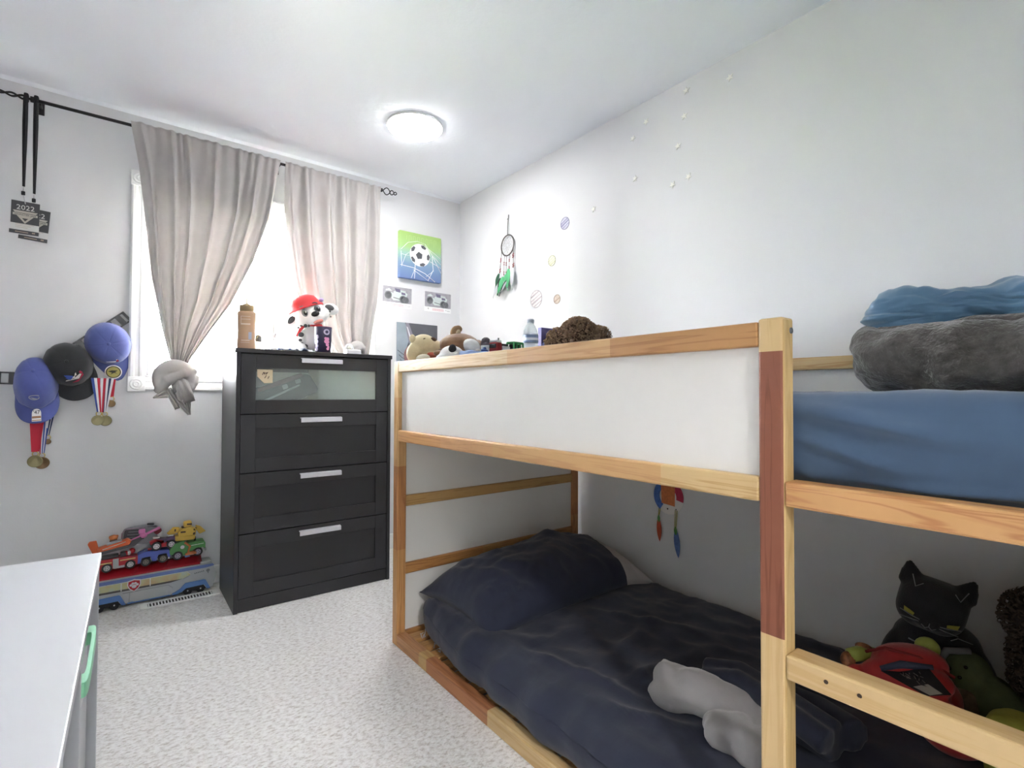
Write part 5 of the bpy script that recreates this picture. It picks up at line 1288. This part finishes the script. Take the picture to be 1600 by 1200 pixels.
for k in range(14):
    u, v = rn.uniform(.3, .8), rn.uniform(.12, .55); b.tube([uvq(u, v), uvq(u + rn.uniform(-.08, .08), v + rn.uniform(.04, .14))], .0011, 4)
o = obj('tag_print', b, mat('grey_tag_print', '77736f', .6), red); o.parent = ft; o['kind'] = 'stuff'
b = B(); b.tube([tq[0] + V((0, .0, .006)), uvq(.5, -.05) + V((0, 0, .008)), tq[1] + V((0, -.01, .004))], [.006, .010, .006], 8); o = obj('tag_ribbon', b, mat('slate_ribbon', '3d4459', .6), red)
# green plush, dark curly plush, yellow-green plush further along
gp = onx(1508, 1056, 1.74)
gr = thing('plush_crocodile', 'dark green plush with a pale underside between the red toy and dark curly plush', 'plush toy', tr(gp.x, gp.y, MZ))
zc = gp.z - MZ
b = B(); ell(b, (0, 0, zc), (.06, .055, .065), rot('X', 25)); ell(b, (.02, -.04, zc * .5), (.08, .07, zc * .6)); ell(b, (-.02, -.06, zc * .55), (.06, .06, .07)); obj('body', b, mat('dark_green_plush', '4a5434', .9, var=.2, vs=30, bump=.3, bs=150), gr, mods=[REM(.007), SMO(3)])
b = B(); b.tube([(-.045, .055, zc + .01), (-.03, .03, zc + .062), (.0, -.01, zc + .066)], .009, 8); obj('strap', b, mat('grey_strap', '6f7074', .7), gr)
b = B(); ell(b, (-.05, .042, zc - .03), (.026, .03, .030)); obj('cheek', b, mat('bright_lime_plush', '8fc06a', .8, bump=.2, bs=120), gr)
b = B(); ell(b, (-.055, -.005, zc - .06), (.030, .05, .05), rot('X', 25)); obj('belly', b, mat('brown_mottled_plush', '6b5b47', .9, var=.3, vs=60), gr)
for dy, dz in ((.02, .03), (-.012, .045), (.0, .015)):
    b = B(); ell(b, (-.057, dy, zc + dz), .0045, n=8); obj('spot', b, m_eye, gr)
curly('dark_curly_plush', 'dark brown curly plush sitting at the right edge of the lower bunk', (1.80, .165, MZ), [((1.80, .165, .36), (.085, .075, .17)), ((1.80, .18, .475), (.07, .075, .065)), ((1.76, .12, .25), (.09, .10, .07))], mat('dark_brown_curls', '4b4038', 1, var=.3, vs=60), mat('dark_pile', '332b26', 1), 5200, .010, 8)
yp = onx(1582, 1128, 1.50)
yg = thing('plush_cushion', 'yellow green round plush cushion at the front right of the lower bunk', 'cushion', tr(yp.x, yp.y, MZ))
b = B(); b.soft((0, -.02, (yp.z - MZ) * .56), (.12, .13, (yp.z - MZ) * 1.12), .045, 14, lambda p, e: p + e * .006 * fbm(p * 12, 1)); obj('cover', b, mat('yellow_green_plush', '9a9a3c', .85, var=.15, vs=20, bump=.3, bs=120), yg, mods=[SUB])
b = B(); b.torus((0, -.02, (yp.z - MZ) * .56), .0605, .004, 36, 6, sy=1.08); obj('piping', b, mat('dark_olive_piping', '5f6130', .8), yg)
# ------------------------------------------------------------------ toy bus and the toy vehicles piled on it
BYS = 3.072
bus = thing('toy_bus', 'long grey and blue toy bus with a red roof tray on the carpet', 'toy vehicle', tr(.18, 3.12, 0))
m_bg = mat('grey_toy_plastic', 'b4b8ba', .35); m_bb = mat('sky_blue_toy_plastic', '5b83c2', .35); m_bs = mat('periwinkle_stripe', '6b80bd', .4); m_br = mat('red_toy_plastic', 'b3222d', .35)
XA, XB_ = -.13, .452
TF = M(((1, 0, 0, 0), (0, 0, -1, BYS), (0, 1, 0, 0), (0, 0, 0, 1)))   # local XY on the bus side, Z out
def side(b, pts, z0, z1): b.prism(pts, z0, z1, TF)
b = B(); side(b, [(XA, .018), (XB_ - .018, .018), (XB_, .085), (XB_ - .022, .140), (XA, .140)], -.088, 0); obj('body', b, m_bg, bus, True)
b = B(); b.grid(lambda u, v: V((XA + .01 + (XB_ - .075 - XA) * u + .035 * v * 0, BYS + .006 + .078 * v, .1405 + .034 * v + .004 * math.sin(u * 40) * 0)), 20, 4); o = obj('roof_tray', b, m_br, bus, True, mods=[SOL(.003)])
b = B(); b.b2((XB_ - .074, BYS + .004, .138), (XB_ - .024, BYS + .086, .150), .004); b.b2((XA, BYS, .138), (XB_ - .03, BYS + .005, .1435), .001); b.b2((XA, BYS + .083, .13), (XB_ - .06, BYS + .089, .178), .002); obj('roof_rim', b, m_bg, bus, True)
b = B()
for x in (.10, .22): b.tube([(x, BYS + .008, .1425), (x + .03, BYS + .082, .177)], .0015, 5)
obj('tray_seam', b, mat('dark_red_plastic', '9c2f33', .35), bus, True)
b = B(); side(b, [(XA, .121), (.40, .121), (XB_ - .012, .126), (XB_ - .018, .137), (XA, .137)], 0, .0012); obj('stripe', b, m_bs, bus, True)
mi_, nt, p, o = newmat('iridescent_window'); tcn = nd(nt, 'ShaderNodeTexCoord'); n_ = nd(nt, 'ShaderNodeTexNoise', Scale=14.0); r = nd(nt, 'ShaderNodeValToRGB'); e = r.color_ramp.elements; e[0].position = .35; e[0].color = lin('c9b08a'); e[1].position = .65; e[1].color = lin('b9c9c0'); k = e.new(.5); k.color = lin('c9c99a'); nt.links.new(tcn.outputs['Object'], n_.inputs['Vector']); nt.links.new(n_.outputs[0], r.inputs[0]); nt.links.new(r.outputs[0], p.inputs['Base Color']); p.inputs['Roughness'].default_value = .25
b = B(); side(b, [(XA, .084), (.305, .084), (.335, .100), (.318, .118), (XA, .118)], 0, .0012); obj('window_band', b, mi_, bus, True)
b = B(); side(b, [(XA, .078), (.25, .078), (.300, .086), (XA, .088)], .0004, .0018); obj('window_shade', b, mat('dark_grey_print', '55524f', .5), bus, True)
b = B()
for x in (.052, .165): side(b, [(x, .080), (x + .004, .080), (x + .004, .118), (x, .118)], .0006, .002)
obj('window_bar', b, mat('pale_edge', 'd9dcd8', .4), bus, True)
b = B(); b.tube([(.300, BYS - .0015, .084), (.337, BYS - .0015, .100), (.319, BYS - .0015, .119), (XA, BYS - .0015, .119)], .0014, 5); obj('window_outline', b, MATS['pale_edge'], bus, True)
for x0, flip in ((.345, 1), (-.005, 1)):
    prof = [(-.092, .014), (-.070, .014), (-.050, .022), (-.030, .036), (.052, .038), (.066, .014), (.082, .014), (.060, .060), (.052, .064), (-.034, .062), (-.060, .036), (-.080, .026), (-.092, .022)]
    b = B(); side(b, [(x0 + px * .95, pz) for px, pz in prof], -.006, .006); obj('wheel_arch', b, m_bb, bus, True)
    b = B(); side(b, [(x0 - .050, .016), (x0 + .060, .016), (x0 + .048, .036), (x0 - .030, .034)], -.02, .0015); obj('wheel_well', b, mat('black_toy_plastic', '26282a', .4), bus, True)
    for dx in (-.022, .034):
        b = B(); b.cyl((x0 + dx, BYS - .006, .018), (x0 + dx, BYS + .085, .018), .018, n=20); w_ = obj('wheel', b, m_tyre, bus, True)
        b = B(); b.cyl((x0 + dx, BYS - .0085, .022), (x0 + dx, BYS - .005, .022), .0035, n=10); o = obj('hub', b, MATS['white_toy_plastic'], bus, True); o.parent = w_
b = B(); side(b, [(.078, .014), (.255, .014), (.245, .019), (.105, .019), (.098, .022), (.078, .020)], 0, .003); obj('side_skirt', b, m_bb, bus, True)
b = B()
for pts in ([(.085, .018), (.087, .066)], [(.06, .068), (.24, .068), (.26, .05)]): b.tube([(x, BYS - .0005, z) for x, z in pts], .0012, 4)
obj('panel_seam', b, mat('mid_grey_seam', '8d9194', .5), bus, True)
# shield badge with a paw
shx, shz = ony(209.5, 914.5, BYS).x, ony(209.5, 914.5, BYS).z
def shield(s): return [(shx + s * x, shz + s * z) for x, z in ((0, .030), (.012, .027), (.026, .024), (.027, .004), (.019, -.014), (0, -.030), (-.019, -.014), (-.027, .004), (-.026, .024), (-.012, .027))]
b = B(); side(b, shield(1.0), .001, .0035); sh = obj('badge', b, MATS['white_toy_plastic'], bus, True); sh['label'] = 'white and red shield badge with a white paw'
b = B(); side(b, shield(.84), .0035, .0042); o = obj('badge_field', b, m_br, bus, True); o.parent = sh
b = B(); side(b, circ(.0095, 18, shx, shz - .004, .85), .0042, .005)
for a in (20, 68, 112, 160): side(b, circ(.0055, 12, shx + .0135 * math.cos(math.radians(a)), shz - .001 + .0125 * math.sin(math.radians(a))), .0042, .005)
o = obj('badge_paw', b, MATS['white_toy_plastic'], bus, True); o.parent = sh
b = B()
for k in range(6): side(b, [(.352 + k * .0075, .098 + k * .0009), (.357 + k * .0075, .098 + k * .0009), (.356 + k * .0075, .1045 + k * .0009), (.351 + k * .0075, .1045 + k * .0009)], 0, .0006)
side(b, circ(.0085, 16, .412, .106, .9), 0, .0006); side(b, [(.408, .098), (.416, .098), (.413, .088)], 0, .0006); obj('small_lettering', b, mat('grey_lettering', '7e8285', .5), bus, True)

def pz(px, py, y=3.105): p = ony(px, py, y); return p
def toy(name, label, base, ang=0, yaw=0, cat='toy vehicle', group=None): return thing(name, label, cat, tr(base) @ rot('Y', ang) @ rot('Z', yaw), group)
def car_body(b, prof, w, bev=.003): b.prism(prof, -w / 2, w / 2, M(((1, 0, 0, 0), (0, 0, -1, 0), (0, 1, 0, 0), (0, 0, 0, 1))), bev=bev)
# red fire engine
a = pz(167, 891, 3.106); c = pz(203.5, 888, 3.106); mid = (a + c) / 2
t = toy('toy_fire_engine', 'red toy fire engine with a grey door at the left end of the bus roof', (mid.x, 3.122, mid.z - .002), -1)
h = (c - a).x / 2
wheels(t, (-h, h), .0205, .016, .026)
b = B(); car_body(b, [(-h - .035, .014), (h + .030, .014), (h + .036, .030), (h + .030, .052), (h - .010, .060), (-h - .035, .060)], .060); obj('body', b, m_br, t)
b = B(); b.b2((-.022, -.0315, .014), (.0, -.0285, .058)); b.b2((-.02, -.0312, .012), (h - .022, -.0285, .022)); b.b2((h + .030, -.026, .016), (h + .040, .026, .026), .002); obj('door', b, mat('pale_grey_toy_plastic', 'a9adb1', .4), t)
b = B(); b.b2((-h - .034, -.0315, .040), (-.026, -.0285, .0455)); b.b2((.005, -.0315, .044), (h + .02, -.0285, .049)); obj('yellow_line', b, mat('gold_line', 'd6b878', .4), t)
b = B(); b.b2((-h - .03, -.024, .060), (.0, .024, .072), .003); b.b2((.006, -.020, .060), (.030, .020, .078), .004); obj('equipment', b, mat('dark_grey_plastic', '4b4a4d', .45), t)
b = B(); ell(b, (.052, 0, .076), (.014, .014, .014), n=12); ell(b, (.030, -.01, .072), (.008, .01, .012), n=10); obj('siren', b, m_br, t)
b = B(); ell(b, (.040, -.012, .072), (.008, .008, .012), n=10); obj('lamp', b, MATS['white_toy_plastic'], t)
# blue truck
a = pz(228, 882.5, 3.106); c = pz(254.5, 877, 3.106); mid = (a + c) / 2
t = toy('toy_truck', 'blue toy police truck with a grey top in the middle of the bus roof', (mid.x, 3.122, mid.z - .002), -3)
h = (c - a).x / 2
wheels(t, (-h, h), .0205, .016, .026, hub=mat('dark_bronze_hub', '77736a', .4, .3))
b = B(); car_body(b, [(-h - .034, .018), (-h - .022, .018), (-h - .015, .042), (-h + .018, .042), (-h + .026, .016), (h - .026, .014), (h - .018, .042), (h + .016, .042), (h + .022, .020), (h + .032, .022), (h + .028, .058), (-h + .0, .070), (-h - .030, .060)], .062, .002); obj('body', b, mat('royal_toy_blue', '4a5fb0', .35), t)
b = B(); b.prism([(-h - .012, -.02), (h - .01, -.02), (h + .004, .02), (-h - .006, .02)], .0665, .069, rot('Y', 7) @ tr(0, 0, -.004)); obj('windscreen', b, mat('grey_blue_print', '9aa3a8', .3), t)
b = B(); b.box((-.016, 0, .072), (.016, .012, .010), .002); obj('beacon', b, m_br, t)
# green truck
a = pz(277.5, 872.5, 3.106); c = pz(308.8, 867, 3.106); mid = (a + c) / 2
t = toy('toy_recycling_truck', 'green toy truck with an orange front arm at the right end of the bus roof', (mid.x, 3.122, mid.z - .002), -3)
h = (c - a).x / 2
wheels(t, (-h, h), .0215, .016, .026, hub=mat('mauve_hub', '9a93a5', .4))
m_g2 = mat('leaf_green_plastic', '4f8f4d', .35)
b = B(); car_body(b, [(-h - .034, .030), (-h + .018, .028), (-h + .022, .016), (h - .026, .016), (h - .020, .034), (h + .022, .040), (h + .034, .030), (h + .036, .060), (h + .030, .072), (.004, .076), (-.004, .064), (-.012, .090), (-h - .010, .084), (-h - .034, .056)], .062, .002); obj('body', b, m_g2, t)
b = B(); b.tube([(-.012, -.036, .082), (.010, -.040, .060), (.0, -.040, .030), (.030, -.040, .028)], .0055, 8); b.b2((-.012, -.044, .016), (.036, -.034, .027), .002); obj('arm', b, mat('orange_toy_plastic', 'cc7a45', .4), t)
b = B(); b.b2((-.014, -.040, .006), (.008, -.032, .018), .002); obj('step', b, m_bb, t)
b = B(); b.prism(circ(.009, 18), .031, .0325, tr(-.022, 0, .060) @ rot('X', 90)); obj('round_mark', b, MATS['white_toy_plastic'], t)
b = B(); b.b2((.010, -.0318, .058), (h + .028, -.0305, .0605)); obj('pale_line', b, MATS['pale_edge'], t)
b = B(); b.cyl((.036, 0, .070), (.036, 0, .094), .005, n=10); obj('exhaust', b, m_tyre, t)
b = B(); b.box((-h - .036, -.012, .020), (.010, .03, .014), .003); b.box((h + .036, -.012, .024), (.008, .03, .014), .003); obj('bumper', b, MATS['pale_grey_toy_plastic'], t)
# little red and violet quad bike with a red-haired figure
a = pz(244, 858, 3.112); c = pz(267.5, 857, 3.112); mid = (a + c) / 2
t = toy('toy_quad_bike', 'small red and violet toy quad bike on top of the blue truck', (mid.x, 3.125, mid.z), 0)
h = (c - a).x / 2
wheels(t, (-h, h), .0215, .014, .024, hub=mat('pale_hub', 'c4c2c6', .35, .3))
b = B(); car_body(b, [(-h - .024, .030), (-h - .028, .042), (-h - .005, .056), (-h + .024, .050), (-.006, .030), (-.012, .014), (.010, .014), (.012, .030)], .046, .002); obj('front_guard', b, m_br, t)
b = B(); car_body(b, [(-h - .004, .056), (h - .020, .050), (h + .0, .060), (h + .026, .052), (h + .018, .036), (h - .020, .040), (.0, .026), (-h + .03, .044)], .048, .002); obj('body', b, mat('dusk_violet_plastic', '5c4668', .4), t)
for x_, z_ in ((-h, .060), (h - .004, .062)): obj('pale_trim', B().box((x_, 0, z_), (.027, .038, .006), .002), MATS['white_toy_plastic'], t)
b = B(); ell(b, (-h + .016, 0, .076), (.012, .012, .016), n=12); obj('rider_body', b, MATS['white_toy_plastic'], t)
b = B(); ell(b, (-h + .006, 0, .092), (.017, .016, .017), n=14); obj('rider_head', b, mat('dark_red_hair', '7c2c33', .8), t)
# yellow digger with side wings
c0 = pz(289, 838, 3.11)
t = toy('toy_digger', 'yellow toy digger with raised side plates on top of the green truck', (c0.x, 3.125, pz(289, 845, 3.11).z), 3)
m_yl = mat('yellow_toy_plastic', 'd3ae48', .4)
b = B(); car_body(b, [(-.044, .004), (.040, .004), (.046, .018), (.040, .026), (-.046, .030)], .050); obj('blade', b, m_yl, t)
b = B(); car_body(b, [(-.030, .026), (.044, .026), (.046, .058), (.018, .070), (-.020, .062), (-.034, .046)], .054); obj('body', b, m_yl, t)
b = B(); b.box((.016, 0, .082), (.036, .036, .030), .007, T=rot('Y', -6)); obj('cab', b, m_yl, t)
b = B(); b.box((.014, -.019, .084), (.022, .003, .008), .001); b.box((-.012, -.0275, .048), (.022, .003, .008), .001); b.box((.022, -.0275, .046), (.008, .003, .012), .001, T=rot('Y', 20)); b.box((.036, -.0275, .056), (.006, .003, .009), .001); b.box((-.006, 0, .068), (.024, .02, .010), .003); obj('dark_print', b, mat('brown_toy_print', '453526', .5), t)
for s, pts in ((-1, [(-.080, .044), (-.066, .030), (-.026, .046), (-.028, .070), (-.054, .072)]), (1, [(.092, .038), (.064, .026), (.046, .052), (.044, .074), (.066, .066)])):
    b = B(); car_body(b, pts, .010, .002); obj('side_plate', b, m_yl, t)
    b = B(); b.box((s * .045, -.007, .056), (.006, .004, .012), .001, T=None); obj('plate_mark', b, MATS['brown_toy_print'], t)
# grey toy carrier behind
c0 = pz(219, 834, 3.15)
t = toy('toy_carrier', 'grey toy carrier with a ribbed front leaning on the wall behind the pile', (c0.x, 3.15, c0.z), 5)
b = B(); car_body(b, [(-.070, -.045), (.085, -.045), (.088, .010), (.070, .034), (.030, .044), (-.040, .034), (-.066, .024), (-.074, 0)], .035); obj('body', b, mat('mid_grey_plastic', '8a8c90', .45), t)
b = B(); b.box((-.024, -.018, .002), (.082, .003, .050), .003); obj('grille', b, MATS['dark_grey_plastic'], t)
for k in range(3):
    b = B(); b.box((-.024, -.020, -.012 + k * .014), (.062 - k * .006, .003, .005), .001); obj('rib', b, mat('grey_rib', '77797d', .5), t)
b = B(); b.box((.038, -.004, .046), (.030, .016, .010), .004); b.box((.044, -.012, .036), (.040, .012, .004), .002); obj('latch', b, mat('black_toy_plastic', '26282a', .4), t)
b = B(); b.tube([(-.072, -.019, -.03), (-.074, -.019, .01), (-.060, -.019, .030), (.014, -.019, .034)], .0024, 6); obj('edge_line', b, mat('mauve_plastic', 'a78fa0', .5), t)
# pink crane arm
pa, pb = pz(197, 849, 3.095), pz(250, 824, 3.095)
t = toy('toy_crane_arm', 'long pink toy arm lying slantwise across the pile', pa, 0, 0, 'toy part')
d = pb - pa
b = B(); b.tube([(0, 0, 0), tuple(d * .45), tuple(d)], [.0085, .0075, .0075], 8, flat=.6); obj('beam', b, mat('pink_toy_plastic', 'd97fb4', .4), t)
b = B(); ell(b, tuple(d * .50 + V((0, -.003, .0))), (.016, .010, .013)); b.box(tuple(d * .50 + V((-.006, -.002, .020))), (.028, .012, .024), .006); obj('joint', b, MATS['pink_toy_plastic'], t)
# orange plane
c0 = pz(185, 852, 3.10)
t = toy('toy_plane', 'orange and grey toy plane with an upright tail lying on the fire engine', (c0.x, 3.105, c0.z), -11)
m_or = mat('bright_orange_plastic', 'd9622f', .4)
b = B(); car_body(b, [(-.080, -.004), (.040, -.010), (.052, .004), (.040, .018), (-.076, .014)], .040); obj('fuselage', b, m_or, t)
b = B(); car_body(b, [(-.080, -.018), (.060, -.022), (.094, .000), (.090, .012), (.052, .006), (.040, -.009), (-.080, -.003)], .044); obj('belly', b, MATS['dark_grey_plastic'], t)
b = B(); car_body(b, [(-.098, -.006), (-.072, -.006), (-.074, .050), (-.100, .054), (-.108, .044)], .016); obj('tail', b, m_or, t)
b = B(); b.box((-.012, -.004, .020), (.058, .030, .008), .003); obj('canopy', b, MATS['pale_grey_toy_plastic'], t)
b = B(); b.tube([(-.06, -.021, .004), (.030, -.021, .010)], .0016, 5); obj('pale_line', b, MATS['pale_edge'], t)
c0 = pz(177.5, 843, 3.13)
t = toy('toy_figure', 'tiny orange and brown toy figure head behind the orange plane', (c0.x, 3.13, c0.z), 0, 0, 'toy figure')
b = B(); ell(b, (0, 0, .008), (.017, .014, .015), n=14); ell(b, (-.012, 0, .012), (.007, .006, .008), n=10); ell(b, (.013, 0, .014), (.006, .006, .007), n=10); obj('cap', b, MATS['orange_toy_plastic'], t)
b = B(); ell(b, (0, -.003, -.006), (.016, .013, .014), n=14); b.cyl((0, 0, -.045), (0, 0, -.010), .010, n=12); obj('head', b, mat('brown_toy_plastic', '7a5640', .5), t)
